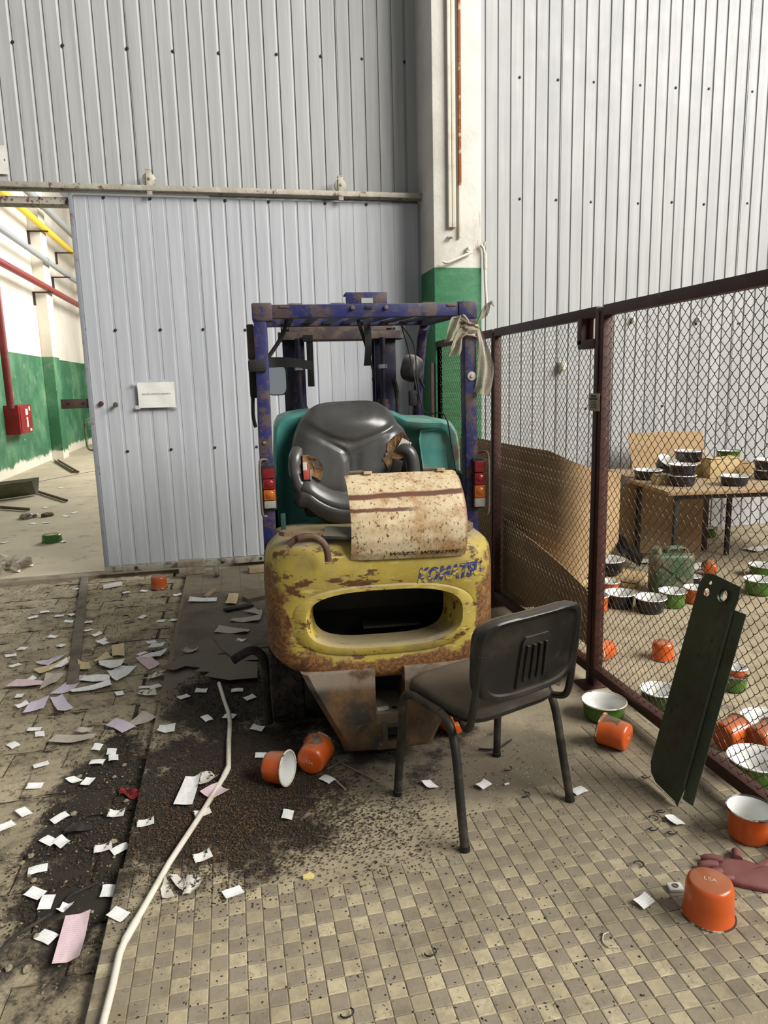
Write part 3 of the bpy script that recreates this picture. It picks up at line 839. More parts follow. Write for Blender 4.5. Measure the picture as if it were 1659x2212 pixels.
def torn(pts, yoff, name):
    t = MB(); cxx = sum(p[0] for p in pts) / len(pts); czz = sum(p[1] for p in pts) / len(pts)
    q = random.Random(len(pts)); P = []
    n = len(pts)
    for i in range(n):
        a, b = pts[i], pts[(i + 1) % n]
        for f in (0, .25, .5, .75): P.append((a[0] + (b[0] - a[0]) * f + q.uniform(-.004, .004), a[1] + (b[1] - a[1]) * f + q.uniform(-.004, .004)))
    def yy(x, z, f): return seat_y(x, z, .6) + yoff + q.uniform(-.003, .003)
    r1 = [(x, yy(x, z, 1) + .012, z) for x, z in P]; r2 = [(cxx + (x - cxx) * .97, yy(x, z, 1) - .004, czz + (z - czz) * .97) for x, z in P]
    r3 = [(cxx + (x - cxx) * .6, yy(x, z, .6) + .004, czz + (z - czz) * .6) for x, z in P]
    t.rings([r1, r2, r3, [(cxx + (x - cxx) * .1, yy(cxx, czz, 0) + .006, czz + (z - czz) * .1) for x, z in P]], False, True)
    return t.build(name, M_FOAM, seat, 40, fix=True)
torn([(-.298, 1.295), (-.267, 1.288), (-.228, 1.269), (-.204, 1.222), (-.22, 1.176), (-.259, 1.195), (-.302, 1.209)], -.004, 'torn_foam')
torn([(.165, 1.378), (.188, 1.345), (.20, 1.286), (.156, 1.259), (.103, 1.256), (.09, 1.209), (.059, 1.257), (.077, 1.28), (.09, 1.332), (.123, 1.359)], -.004, 'torn_foam')
M_WHITEP = mat('white_cloth_scrap', '#b9b2a4', .8)
t = MB(); t.box((.165, -.085, 1.318), (.05, .006, .05), .002, (0, .5, 0)); t.build('white_scrap', M_WHITEP, seat)
t = MB(); t.box((-.292, -.10, 1.225), (.018, .01, .07), .002); t.build('white_scrap', M_WHITEP, seat)
t = MB(); t.box((-.286, -.118, 1.205), (.03, .02, .042), .004); bk = t.build('belt_buckle', mat('red_buckle', '#a8453c', .45), seat)
t = MB(); t.box((-.268, -.118, 1.205), (.008, .024, .046), .002); t.build('buckle_frame', mat('buckle_chrome', '#b7b4ae', .3, .7), bk)
t = MB(); t.box((.118, -.13, 1.222), (.045, .03, .075), .006, (.2, .25, 0)); t.box((.085, -.13, 1.19), (.05, .012, .018), .003, (0, -.5, 0)); t.build('belt_reel', mat('belt_plastic', '#232220', .5), seat)

# --- overhead guard
gd = empty('overhead_guard', (0, 0, 0)); gd.parent = fk
for sgn in (-1, 1):
    t = MB(); t.bar((sgn * .463, .37, .88), (sgn * .452, .37, 1.935), .055, .085, .008, (0, 1, 0)); po = t.build('rear_post', M_BLUE, gd)
    t = MB(); t.box((sgn * .443, .37, 1.905), (.085, .095, .075), .008); t.build('corner_gusset', M_BLUE, gd)
    t = MB(); t.tube(smooth_path([(sgn * .49, 1.50, 1.93), (sgn * .495, 1.60, 1.88), (sgn * .495, 1.68, 1.74), (sgn * .50, 1.80, 1.55), (sgn * .51, 1.95, 1.30), (sgn * .51, 2.0, .9)], 5), .030, 12); t.build('front_post', M_BLUE, gd)
    t = MB(); t.bar((sgn * .458, .37, 1.915), (sgn * .488, 1.53, 1.955), .05, .05, .006); t.build('side_rail', M_BLUE_D, gd)
t = MB(); t.bar((-.41, .355, 1.907), (.41, .355, 1.907), .052, .056, .006); rb = t.build('rear_bar', M_BLUE, gd)
for bx in (-.062, .082):
    t = MB(); t.lathe([(0, .012), (.008, .011), (.010, .004), (.010, 0)], 8, Matrix.Translation((bx, .327, 1.918)) @ Matrix.Rotation(R(90), 4, 'X')); t.build('bolt', M_DUSTY, rb)
for sx in (-.35, .37):
    t = MB(); t.box((sx, .327, 1.925), (.04, .004, .008), .001); t.build('stamped_slot', M_DUSTY, rb)
t = MB(); t.box((.008, .327, 1.918), (.032, .004, .012), .001); t.build('stamped_slot', M_BLACK, rb)
t = MB(); t.box((.008, .40, 1.962), (.182, .008, .05), .002); t.box((.008, .46, 1.988), (.182, .12, .006), .002); t.build('roof_bracket', M_BLUE, gd)
t = MB(); t.box((.01, .3955, 1.955), (.05, .003, .022)); t.build('bracket_slot', M_SHEET, gd, 0)
t = MB(); t.bar((-.47, 1.53, 1.965), (.47, 1.53, 1.965), .07, .055, .006); t.build('front_bar', M_BLUE, gd)
for i in range(7):
    x = -.33 + i * .115
    t = MB(); t.bar((x, .37, 1.895), (x + .005, 1.53, 1.955), .05, .012, .003, (0, 0, 1)); t.build('roof_slat', M_BLUE_D, gd)
for px in (-.3, -.12, .28):
    t = MB(); t.box((px, .40, 1.94), (.06, .06, .008), .002); t.build('weld_tab', M_DUSTY, gd)
t = MB(); t.lathe([(0, .012), (.006, .012), (.008, .006), (.019, .005), (.021, 0)], 16, Matrix.Translation((.458, .327, 1.62)) @ Matrix.Rotation(R(90), 4, 'X')); t.build('grommet', mat('white_washer', '#b7b0a4', .4, .3), gd)
t = MB(); t.lathe([(0, .006), (.006, .006), (.008, 0)], 10, Matrix.Translation((-.463, .327, 1.36)) @ Matrix.Rotation(R(90), 4, 'X')); t.build('bolt', mat('brass_bolt', '#8a7a45', .45, .4), gd)
# tail lights, each in a bent rod guard
M_LRED = mat('red_lens', '#6f0c10', .25, spec=.6); M_LAMB = mat('amber_lens', '#9c4f10', .25, spec=.6); M_LWHT = mat('clear_lens', '#8a8880', .2, spec=.6)
for sgn, x0, z0, z1 in ((-1, -.452, 1.075, 1.25), (1, .487, 1.035, 1.245)):
    tl = empty('tail_light', (x0, .31, 0)); tl.parent = fk
    hh = z1 - z0
    t = MB(); t.box((0, .015, (z0 + z1) / 2), (.058, .02, hh + .02), .004); t.build('housing', M_BLACK, tl)
    parts = [(z1, z1 - hh * .25, M_LRED, 'red_lens'), (z1 - hh * .25, z1 - hh * .52, M_LRED, 'red_lens'), (z1 - hh * .52, z1 - hh * .8, M_LAMB, 'amber_lens'), (z1 - hh * .8, z0, M_LWHT, 'clear_lens')]
    for a, b, m_, nm in parts:
        t = MB(); t.box((0, -.004, (a + b) / 2), (.05, .026, a - b - .002), .005); le = t.build(nm, m_, tl)
        if nm != 'clear_lens' and a != z1:
            t = MB(); t.lathe([(0, .004), (.016, .002), (.019, 0)], 16, Matrix.Translation((0, -.017, (a + b) / 2)) @ Matrix.Rotation(R(90), 4, 'X')); t.build('lens_boss', m_, le)
    t = MB(); ox = sgn * .03
    t.tube(smooth_path([(ox * .2, .02, z1 + .035), (ox * .8, -.01, z1 + .04), (ox * 1.15, -.025, z1 + .02), (ox * 1.2, -.03, z1 - hh * .5), (ox * 1.15, -.025, z0 - .02), (ox * .6, .0, z0 - .035)], 5), .0055, 8); t.build('rod_guard', M_DUSTY, tl)

# --- mast
ms = empty('mast', (0, 1.85, 0)); ms.parent = fk
for sgn in (-1, 1):
    t = MB(); xo = sgn * .285
    t.box((xo + sgn * .055, 0, 1.0), (.03, .16, 1.86), .004); t.box((xo, -.07, 1.0), (.13, .025, 1.86), .004); t.box((xo, .07, 1.0), (.13, .025, 1.86), .004); t.build('outer_rail', M_BLUE_D, ms)
    t = MB(); t.box((xo - sgn * .03, 0, 1.03), (.03, .11, 1.8), .004); t.build('inner_rail', M_BLACK, ms)
    t = MB(); t.tube([(sgn * .262, -.14, .2), (sgn * .262, -.14, 1.5)], .034, 14); cy = t.build('lift_cylinder', M_BLUE_D, ms)
    t = MB(); t.tube([(sgn * .262, -.14, 1.5), (sgn * .262, -.14, 1.88)], .018, 12); t.build('piston_rod', M_BLUE_D, cy)
    t = MB(); t.tube([(sgn * .262, -.14, 1.69), (sgn * .262, -.14, 1.715)], .027, 14); t.build('gland_ring', mat('chrome_ring', '#c9c7c2', .2, .9), cy)
    t = MB(); t.tube([(sgn * .262, -.14, 1.40), (sgn * .262, -.14, 1.47)], .045, 14); t.build('cylinder_clamp', M_BLUE_D, cy)
def plate(u):
    pass
t = MB(); ol = []
for cx_, cy_, a0 in ((.375, .08, 0), (-.345, .08, 90), (-.345, -.09, 180), (.375, -.09, 270)):
    for k_ in range(6):
        a = R(a0 + k_ * 18); ol.append((cx_ + .035 * math.cos(a), cy_ + .035 * math.sin(a)))
t.prism(ol, 1.875, 1.922); tp = t.build('top_plate', mat('dusty_top_plate', '#54483d', .8, var=('#3a3034', 8, .4, .6), dust=('#9a8768', .9)), ms, 30)
t = MB(); t.box((.0, .02, 1.945), (.62, .05, .035), .004); t.build('chain_beam', bpy.data.materials['dusty_top_plate'], ms)
for sgn in (-1, 1):
    t = MB(); t.box((sgn * .31, .03, 1.975), (.09, .06, .06), .006); t.build('chain_anchor', M_DUSTY, ms)
    t = MB(); t.box((sgn * .335, .05, 1.97), (.05, .03, .12), .004); t.build('rail_end', M_BLUE_D, ms)
t = MB(); t.box((0, .03, .35), (.62, .06, .14), .01); t.box((0, .03, .95), (.6, .05, .08), .01); t.build('cross_member', M_BLACK, ms)
t = MB(); t.box((-.19, -.15, 1.74), (.04, .02, .30), .004); t.box((-.2, -.15, 1.88), (.06, .03, .04)); t.build('hanging_bracket', M_BLACK, ms)
t = MB(); t.tube(smooth_path([(.33, -.12, .9), (.345, -.15, 1.3), (.35, -.15, 1.5), (.33, -.13, 1.62)], 5), .016, 8); t.tube(smooth_path([(.35, -.16, .9), (.362, -.17, 1.2), (.355, -.15, 1.42)], 5), .013, 8); t.build('hydraulic_hose', M_RUBBER, ms)
t = MB(); t.tube(smooth_path([(.18, -.1, 1.85), (.19, -.13, 1.72), (.205, -.12, 1.66), (.20, -.1, 1.62)], 5), .006, 6); t.build('loose_cable', M_BLACK, ms)

# --- wheels
def wheel(x, y, r, w, name):
    wh = empty(name, (x, y, r)); wh.parent = fk
    MX = Matrix.Rotation(R(90), 4, 'Y')
    t = MB(); t.lathe([(r * .55, -w / 2), (r * .9, -w / 2), (r * .97, -w * .42), (r * .97, w * .42), (r * .9, w / 2), (r * .55, w / 2)], 36, MX); ty = t.build('tyre', M_RUBBER, wh)
    t = MB(); nb = 20
    for i in range(nb):
        for s_ in (-1, 1):
            a = 2 * math.pi * (i + (.5 if s_ > 0 else 0)) / nb
            for q_, (ax, da, tilt) in enumerate(((w * .13, 0, .5), (w * .36, .10, .1))):
                aa = a + da
                M_ = Matrix.Rotation(aa, 4, 'X') @ Matrix.Translation((s_ * ax, 0, r * .985)) @ Matrix.Rotation(s_ * tilt, 4, 'Z')
                t.box((0, 0, 0), (w * .23, r * .2, r * .05), 0) if False else t.add([M_ @ Vector(v) for v in [(-w * .12, -r * .09, -r * .04), (w * .12, -r * .09, -r * .04), (w * .12, r * .09, -r * .04), (-w * .12, r * .09, -r * .04), (-w * .1, -r * .075, r * .018), (w * .1, -r * .075, r * .018), (w * .1, r * .075, r * .018), (-w * .1, r * .075, r * .018)]], [(0, 1, 5, 4), (1, 2, 6, 5), (2, 3, 7, 6), (3, 0, 4, 7), (4, 5, 6, 7)])
    t.build('tread', M_RUBBER, ty, 20)
    t = MB(); t.lathe([(0, -w * .3), (r * .3, -w * .3), (r * .5, -w * .38), (r * .56, -w * .42), (r * .56, w * .42), (r * .5, w * .38), (r * .3, w * .3), (0, w * .3)], 24, MX); t.build('rim', M_DUSTY, wh)
    return wh
for sgn in (-1, 1):
    wheel(sgn * .42, .52, .245, .155, 'rear_wheel')
    wheel(sgn * .44, 1.62, .30, .19, 'front_wheel')
t = MB(); t.box((0, .52, .26), (.7, .12, .12), .02); t.build('steer_axle', M_BLACK, fk)

# --- mirrors, straps and loose fittings that belong to the truck
ml = empty('mirror', (-.40, 1.2, 1.63)); ml.parent = fk
def mirror_shape(w, h, n=4.0): return [sell(0, 0, w / 2, h / 2, h / 2, n, 2 * math.pi * i / 28) for i in range(28)]
M_MIRROR = K('mirror_glass').done('#d8dde2', .03, 1.0)
MM = Matrix.Rotation(R(-9), 4, 'Z') @ Matrix.Rotation(R(90), 4, 'X')
t = MB(); t.prism(mirror_shape(.115, .165), -.03, .0, MM); t.build('mirror_shell', M_BLACK, ml)
t = MB(); t.prism(mirror_shape(.105, .155), -.0, .002, MM); t.build('mirror_glass', M_MIRROR, ml)
t = MB(); t.tube([(-.02, .03, .0), (-.075, .1, .02), (-.085, .14, .2)], .01, 8); t.build('mirror_arm', M_BLACK, ml)
mr = empty('mirror', (.42, 1.6, 1.685)); mr.parent = fk
M_MSHELL = mat('dusty_black_shell', '#1b1a19', .45, dust=('#8a8278', .9))
MM = Matrix.Rotation(R(35), 4, 'Z') @ Matrix.Rotation(R(20), 4, 'Y') @ Matrix.Rotation(R(90), 4, 'X')
t = MB(); sh = [[(x * f, z * f, d_) for x, z in mirror_shape(.13, .16, 3)] for f, d_ in ((1, -.02), (1.02, 0), (.97, .03), (.8, .055), (.45, .068), (.02, .07))]
t.rings(sh, True, True, MM); t.build('mirror_shell', M_MSHELL, mr, 50, fix=True)
t = MB(); t.tube([(.05, .0, -.05), (.085, .03, -.12)], .008, 8); t.build('mirror_arm', M_BLACK, mr)
t = MB(); t.box((.455, 1.75, 1.50), (.05, .05, .10), .012); t.build('side_lamp', M_BLACK, fk)
t = MB(); t.box((-.475, .37, 1.685), (.075, .115, .05), .008); t.box((-.49, .44, 1.62), (.05, .06, .14), .01); t.build('strap_wrap', M_BLACK, fk)
t = MB(); t.grid(10, 3, lambda u, v: (-.43 + u * .235, .40 + u * .82, 1.70 + (v - .5) * .045 + .01 * math.sin(u * 3)), .004); t.build('webbing_strap', M_BLACK, fk)
t = MB(); t.grid(4, 10, lambda u, v: (.045 + u * .035 + .01 * math.sin(v * 3), .9 + .01 * math.sin(v * 7), 1.96 - v * .27), .003); t.build('hanging_strap', M_BLACK, fk)
t = MB(); t.grid(3, 10, lambda u, v: (.01 + u * .02 + .045 * v, .92 + .02 * math.sin(v * 5), 1.95 - v * .17), .003); t.build('hanging_strap', M_BLACK, fk)
t = MB(); t.tube(smooth_path([(-.33, .4, 1.92), (-.36, .42, 1.82), (-.43, .42, 1.72)], 6), .009, 8); t.build('rubber_cord', M_BLACK, fk)
t = MB(); t.box((-.50, .45, 1.79), (.03, .05, .15), .006); t.build('side_plate', M_DUSTY, fk)
t = MB(); t.tube(smooth_path([(-.50, .45, 1.62), (-.508, .45, 1.48), (-.50, .45, 1.42)], 5), .008, 8); t.build('mirror_rod', M_BLACK, fk)
t = MB(); t.tube(smooth_path([(.34, 1.45, 1.93), (.345, 1.1, 1.80), (.335, .95, 1.6), (.34, .8, 1.45), (.40, .62, 1.44), (.43, .60, 1.3), (.46, .57, 1.05)], 6), .004, 6); t.build('power_cable', M_BLACK, fk)
t = MB(); t.tube(smooth_path([(.33, 1.4, 1.93), (.34, 1.2, 1.75), (.355, 1.1, 1.58), (.345, 1.05, 1.53)], 6), .004, 6); t.build('power_cable', M_BLACK, fk)

# ---------------------------------------------------------------- things lying on / hanging from the forklift
def FW(lx, ly, z=0): return fk.matrix_basis @ Vector((lx, ly, z)) if False else Vector((.58 + lx * math.cos(R(4)) + ly * math.sin(R(4)), 2.75 - lx * math.sin(R(4)) + ly * math.cos(R(4)), z))
def m_sheetrust():
    k = K('rusty_cream_panel'); x, y, z = k.xyz(k.obj())
    c = k.mix('#cdbb98', '#b8a37c', k.noise(7, 5, .6).ss(.4, .7))
    c = k.mix(c, '#9a6d35', k.noise(9, 6, .7, off=(3, 1, 2)).ss(.42, .68) * .85)
    c = k.mix(c, '#6d421f', k.noise(85, 5, .75, sc=(1, 1, .7)).ss(.56, .61))
    c = k.mix(c, '#54301c', k.noise(11, 5, .65, off=(8, 2, 2)).ss(.64, .67))
    wob = k.noise(10, 4, .6) * .016
    c = k.mix(c, '#5f3a26', 1.0 - ((z + wob - .265 - x * .02).abs() - .006).ss(0, .006))
    c = k.mix(c, '#5f3a26', (1.0 - ((z + wob - .213).abs() - .004).ss(0, .006)) * (1.0 - x.ss(-.02, .08)))
    c = k.mix(c, '#7d5128', (x.abs().ss(.232, .243)) * .7)
    return k.done(c, .6)
sp = empty('curved_metal_panel', FW(.098, .0, .895), R(-4)); tag(sp, 'curved cream metal panel spotted with rust, leaning on the forklift seat', 'metal panel')
SH = 0.345
def panel_pt(u, v):
    # v: 0 bottom .. 1 top; section bowed out towards the viewer
    prof = [(-.012, 0.0), (-.03, .03), (-.042, .08), (-.040, .14), (-.018, .2), (.022, .255), (.072, .30), (.135, .335)]
    w = v * (len(prof) - 1); k_ = min(int(w), len(prof) - 2); f = w - k_
    y = prof[k_][0] * (1 - f) + prof[k_ + 1][0] * f; z = prof[k_][1] * (1 - f) + prof[k_ + 1][1] * f
    x = -.238 + u * .476 + .008 * math.sin(v * 3) 
    e = max(0, abs(u - .5) - .47) / .03
    if v > .93: z -= .008 * e ** 2
    y += .012 * (abs(u - .5) * 2) ** 6
    return (x, y, z + .006 * (1 - v) * (0.5 - u))
t = MB(); t.grid(30, 40, panel_pt, .0025); pb = t.build('panel_sheet', m_sheetrust(), sp, 50)
for hx in (-.17, .14):
    t = MB(); t.tube([(hx - .045, .135, .343), (hx + .012, .135, .343)], .007, 8); t.build('hinge_pin', M_DUSTY, sp)
    t = MB(); t.box((hx + .03, .128, .34), (.035, .02, .012), .002); t.build('hinge_leaf', bpy.data.materials['rusty_cream_panel'], sp)
vs_, fs_ = text_geo('WÓZKI WIDŁOWE', .045, .25, .0012)
wx = max(v.x for v in vs_) - min(v.x for v in vs_)
vv = []
for v in vs_:
    u = .63 + v.x / wx * .62; vz = .115 + v.y * 2.0
    p = panel_pt(u, vz); p2 = panel_pt(u, vz + .01)
    vv.append((p[0], p[1] - .0012, p[2] - .001))
q = MB(); q.add(vv, fs_); q.build('lettering', (lambda k: k.done(k.mix('#2a211b', '#b59f78', k.noise(45, 5, .8).ss(.54, .58)), .6))(K('worn_dark_lettering')), pb, 0)
# boards under the panel
M_WOOD = mat('dirty_board', '#6e5a45', .8, var=('#8d7650', 6, .45, .7), rust=('#3d2c1f', 14, .55, .68), bump=(40, .4))
t = MB(); t.prism([(-.42, .0), (-.40, -.025), (-.3, -.035), (-.12, -.03), (-.06, -.02), (-.06, .03), (-.40, .03)], .0, .018, Matrix.Translation(FW(0, .06, .982)) @ Matrix.Rotation(R(-4), 4, 'Z') @ Matrix.Rotation(R(3), 4, 'Y')); tag(t.build('loose_board', M_WOOD, smooth=30), 'dirty loose board lying on the counterweight left of the cream panel', 'board')
t = MB(); t.prism([(.25, -.04), (.36, -.045), (.40, -.02), (.395, .03), (.25, .05)], 0, .03, Matrix.Translation(FW(0, .12, .975)) @ Matrix.Rotation(R(-4), 4, 'Z')); tag(t.build('loose_board', M_WOOD, smooth=30), 'short dusty board end poking out right of the cream panel', 'board')
t = MB(); t.box((0, 0, .0), (.12, .09, .016), .004, (.25, .05, R(-15))); o = t.build('plastic_plate', mat('grey_green_plastic', '#3d4038', .6, dust=('#7a7260', .5)), smooth=30); o.location = FW(-.18, .04, 1.005); tag(o, 'dark grey-green plate lying under the brown hose', 'plate')
t = MB(); t.tube([FW(x, -.045, z) if i < 5 else FW(x, -.06, z) for i, (x, z) in enumerate([(p.x, p.z) for p in smooth_path([(-.385, 0, .985), (-.348, 0, 1.01), (-.308, 0, 1.018), (-.273, 0, 1.012), (-.245, 0, .985), (-.233, 0, .95), (-.231, 0, .915)], 4)])], .014, 10)
tag(t.build('brown_hose', mat('perished_hose', '#4d3527', .7, var=('#6a5544', 9, .45, .7))), 'perished brown rubber hose looped over the counterweight edge', 'hose')
# plastic bag knotted round the right post
M_BAG = (lambda k: k.done(k.mix('#8f8573', '#a89e8a', k.noise(9, 5).ss(.4, .7)), .35, 0, .4, trans=None, alpha=.82))(K('dirty_plastic_film'))
bg = empty('plastic_bag', FW(.455, .37, 1.6), R(-4)); tag(bg, 'dirty torn plastic bag knotted round the blue right post', 'plastic bag')
q = random.Random(5)
t = MB(); rr = []
for i in range(9):
    z = .19 + i * .0085; rr.append([((.038 + .009 * math.sin(3 * a + i * 1.7) + .004 * math.sin(11 * a + i)) * math.copysign(abs(math.cos(a)) ** .6, math.cos(a)), (.056 + .008 * math.sin(4 * a + i * 2.3)) * math.copysign(abs(math.sin(a)) ** .6, math.sin(a)), z + .006 * math.sin(2 * a + i)) for a in [2 * math.pi * j / 36 for j in range(36)]])
t.rings(rr); t.build('knot_wrap', M_BAG, bg, 60)
def flap(pts, wid, name, sd):
    P = smooth_path(pts, 6); q = random.Random(sd); t = MB(); n = len(P)
    def fn(u, v):
        s_ = v * (n - 1); i = min(int(s_), n - 2); p = P[i].lerp(P[i + 1], s_ - i)
        w = wid[0] + (wid[1] - wid[0]) * math.sin(min(1, v * 1.15) * math.pi * .62)
        fold = math.sin(u * 8 + sd) * .009 + math.sin(u * 13 + v * 6 + sd) * .006
        return (p.x + (u - .5) * w, p.y + fold * (.4 + v), p.z + (u - .5) * .02 * math.sin(v * 9 + sd))
    t.grid(16, 22, fn); return t.build(name, M_BAG, bg, 70)
flap([(.03, -.05, .22), (.05, -.055, .15), (.062, -.06, .06), (.055, -.06, -.02), (.045, -.06, -.06)], (.02, .075), 'bag_tail', 2)
flap([(-.03, -.05, .22), (-.06, -.05, .18), (-.07, -.055, .14), (-.085, -.05, .11)], (.03, .05), 'bag_tail', 4)
flap([(-.02, -.05, .25), (-.055, -.05, .28), (-.08, -.05, .22), (-.10, -.05, .17)], (.03, .05), 'bag_tail', 6)
flap([(.03, -.05, .25), (.06, -.05, .29), (.075, -.05, .33), (.09, -.05, .325)], (.02, .03), 'bag_tail', 8)
# ================================================================ chain-link fence
FX = 1.80
fe = empty('chain_link_fence', (FX, 0, 0)); tag(fe, 'brown steel chain-link fence dividing off the store of pots', 'fence')
M_FRAME = (lambda k: k.done(k.mix(k.mix('#3a1d16', '#4c281e', k.noise(6, 5).ss(.4, .7)), '#6d4234', k.noise(18, 6, .7).ss(.6, .74)), .55, .1))(K('maroon_fence_paint'))
M_WIRE = mat('brown_wire', '#4a382a', .5, .3, var=('#63503c', 20, .4, .7))
for y, w in ((3.235, .085), (4.665, .07), (6.03, .06), (1.0, .07)):
    t = MB(); t.box((0, y, .965), (.05, w, 1.93), .004); po = t.build('post', M_FRAME, fe)
    t = MB(); t.box((-.02, y, .004), (.13, .12, .008), .002); t.build('foot_plate', M_FRAME, po)
    t = MB(); t.box((-.028, y, .965), (.004, .012, 1.9)); t.build('groove_strip', M_FRAME, po)
for y0, y1, nt in ((1.0, 3.20, 0), (3.27, 4.64, 1), (4.69, 6.0, 0)):
    t = MB()
    t.bar((0, y0, 1.915), (0, y1, 1.915), .05, .05, .003); t.build('top_rail', M_FRAME, fe)
    t = MB(); t.bar((0, y0, .085), (0, y1, .085), .05, .05, .003); t.build('bottom_rail', M_FRAME, fe)
# latch opening beside the post
t = MB(); t.bar((-.005, 3.27, 1.765), (-.005, 3.445, 1.765), .045, .045, .003); t.bar((-.005, 3.43, 1.765), (-.005, 3.43, 1.9), .045, .045, .003); t.build('latch_frame', M_FRAME, fe)
t = MB(); t.box((.02, 3.40, 1.83), (.006, .06, .12)); t.build('latch_plate', mat('pinkish_rust_plate', '#6b4038', .6, var=('#54352c', 9, .4, .7)), fe)
def wire_mesh(y0, y1, z0, z1, x=0.0, hole=None, amp=.0125, dep=.0045, r=.0015, bulge_=None):
    t = MB(); P = .049; HP = P / 2
    nw = int((y1 - y0) / HP); per = 12
    for i in range(nw):
        yc = y0 + HP * (i + .5); ph = 0 if i % 2 == 0 else math.pi
        top = z1
        if hole and hole[0] < yc < hole[1]: top = hole[2]
        n = math.ceil((top - z0) / P) * per
        pts = []
        for k_ in range(n + 1):
            a = 2 * math.pi * k_ / per + ph
            half, j = divmod(k_, per // 2)
            f = math.cos(j / (per // 2) * math.pi / 2)          # 1 at the lower knot, 0 at the upper one
            sb = 1 if (half + (1 if ph else 0)) % 2 == 0 else -1
            z = z0 + P / 2 * (half + 1 - f)
            yy = yc + (amp + .0022) * sb * (2 * (.12 * f + .88 * (1 - math.sqrt(max(0, 1 - f * f)))) - 1)
            bx = bulge_(yc, z) if bulge_ else 0
            pts.append((x + bx - dep * math.sin(a), yy, z))
        t.tube(pts, r, 4, cap=False)
    return t
w = wire_mesh(1.03, 3.19, .11, 1.89).build('wire_mesh', M_WIRE, fe, 60); tag(w, kind='stuff')
w = wire_mesh(3.28, 4.63, .11, 1.89, hole=(3.26, 3.45, 1.74), bulge_=lambda y, z: -.03 * max(0, math.sin((y - 3.28) / 1.35 * math.pi)) * max(0, 1 - z / 1.0)).build('wire_mesh', M_WIRE, fe, 60); tag(w, kind='stuff')
w = wire_mesh(4.70, 6.0, .11, 1.89).build('wire_mesh', M_WIRE, fe, 60); tag(w, kind='stuff')
# return panel hugging the pillar
t = MB(); t.box((-.06, 6.03, .88), (.03, .03, 1.76), .003); t.build('return_post', M_FRAME, fe)
# notice taped to the post
nt = empty('paper_notice', (FX - .03, 3.235, 1.48)); tag(nt, 'small printed notice taped to the maroon fence post', 'notice')
M_PAPER = mat('white_paper', '#d6d4cc', .75, var=('#c6c2b6', 7, .45, .7))
M_INK = mat('printing_ink', '#34332f', .7)
M_NOTICE = mat('yellowed_notice', '#b3ab92', .75, var=('#a0977c', 7, .4, .7))
t = MB(); t.grid(6, 8, lambda u, v: (-.004 - .004 * math.sin(v * 3) , (.5 - u) * .108 + .01, (v - .5) * .086 * 1.0), .001); pn = t.build('sheet', M_NOTICE, nt, 60)
for zz, w_, hh in ((.030, .05, .008), (.016, .075, .008), (.002, .05, .003), (-.008, .06, .003), (-.017, .06, .003), (-.027, .06, .003)):
    t = MB(); t.box((-.010, .01, zz), (.001, w_, hh)); t.build('print_line', M_INK, pn, 0)

# ================================================================ visitor chair
ch = empty('visitor_chair', (.946, 2.196, 0), R(20.6)); tag(ch, 'dusty black visitor chair with tubular legs, back towards the viewer', 'chair')
M_STEEL = mat('dusty_black_tube', '#24211e', .55, .3, var=('#4f473c', 9, .42, .7), dust=('#6e6454', .45))
M_CPLAST = mat('black_plastic_shell', '#0e0e0d', .36, var=('#161513', 6, .4, .7), dust=('#5a5245', .5))
M_CSEAT = mat('dust_covered_seat', '#2d2924', .85, var=('#453e34', 8, .4, .7), dust=('#6e6351', .85), bump=(180, .3, .002))
HS = .452
for sgn in (-1, 1):
    xf = sgn * .26; xt = sgn * .236
    fr = empty('side_frame', (0, 0, 0)); fr.parent = ch
    t = MB(); t.tube(smooth_path([(xf, -.0, 0), (sgn * .253, .030, .15), (sgn * .246, .06, .31), (sgn * .243, .085, .39), (sgn * .24, .115, .428), (xt, .16, .444)], 5), .0160, 12); t.build('rear_leg', M_STEEL, fr)
    t = MB(); t.tube(smooth_path([(xf, .42, 0), (sgn * .253, .408, .15), (sgn * .246, .396, .31), (sgn * .243, .388, .40), (sgn * .24, .37, .432), (xt, .33, .444)], 5), .0160, 12); t.build('front_leg', M_STEEL, fr)
    t = MB(); t.tube([(xt, .16, .444), (xt, .33, .444)], .0160, 12); t.build('side_rail', M_STEEL, fr)
    for fy in (0, .42):
        t = MB(); t.tube([(xf, fy, 0), (xf - sgn * .002, fy + (.004 if fy == 0 else -.002), .018)], .0185, 12); t.build('foot_cap', M_CPLAST, fr)
    t = MB(); t.tube(smooth_path([(sgn * .16, .20, .432), (sgn * .195, .10, .430), (sgn * .226, .035, .430), (sgn * .233, .005, .452), (sgn * .232, -.012, .52), (sgn * .228, -.026, .60), (sgn * .225, -.045, .72)], 6), .013, 10); t.build('back_support', M_CPLAST, ch)
t = MB(); t.tube([(-.205, .33, .425), (.205, .33, .425)], .011, 10); t.build('cross_tube', M_STEEL, ch)
t = MB(); t.tube([(-.205, .12, .425), (.205, .12, .425)], .011, 10); t.build('cross_tube', M_STEEL, ch)
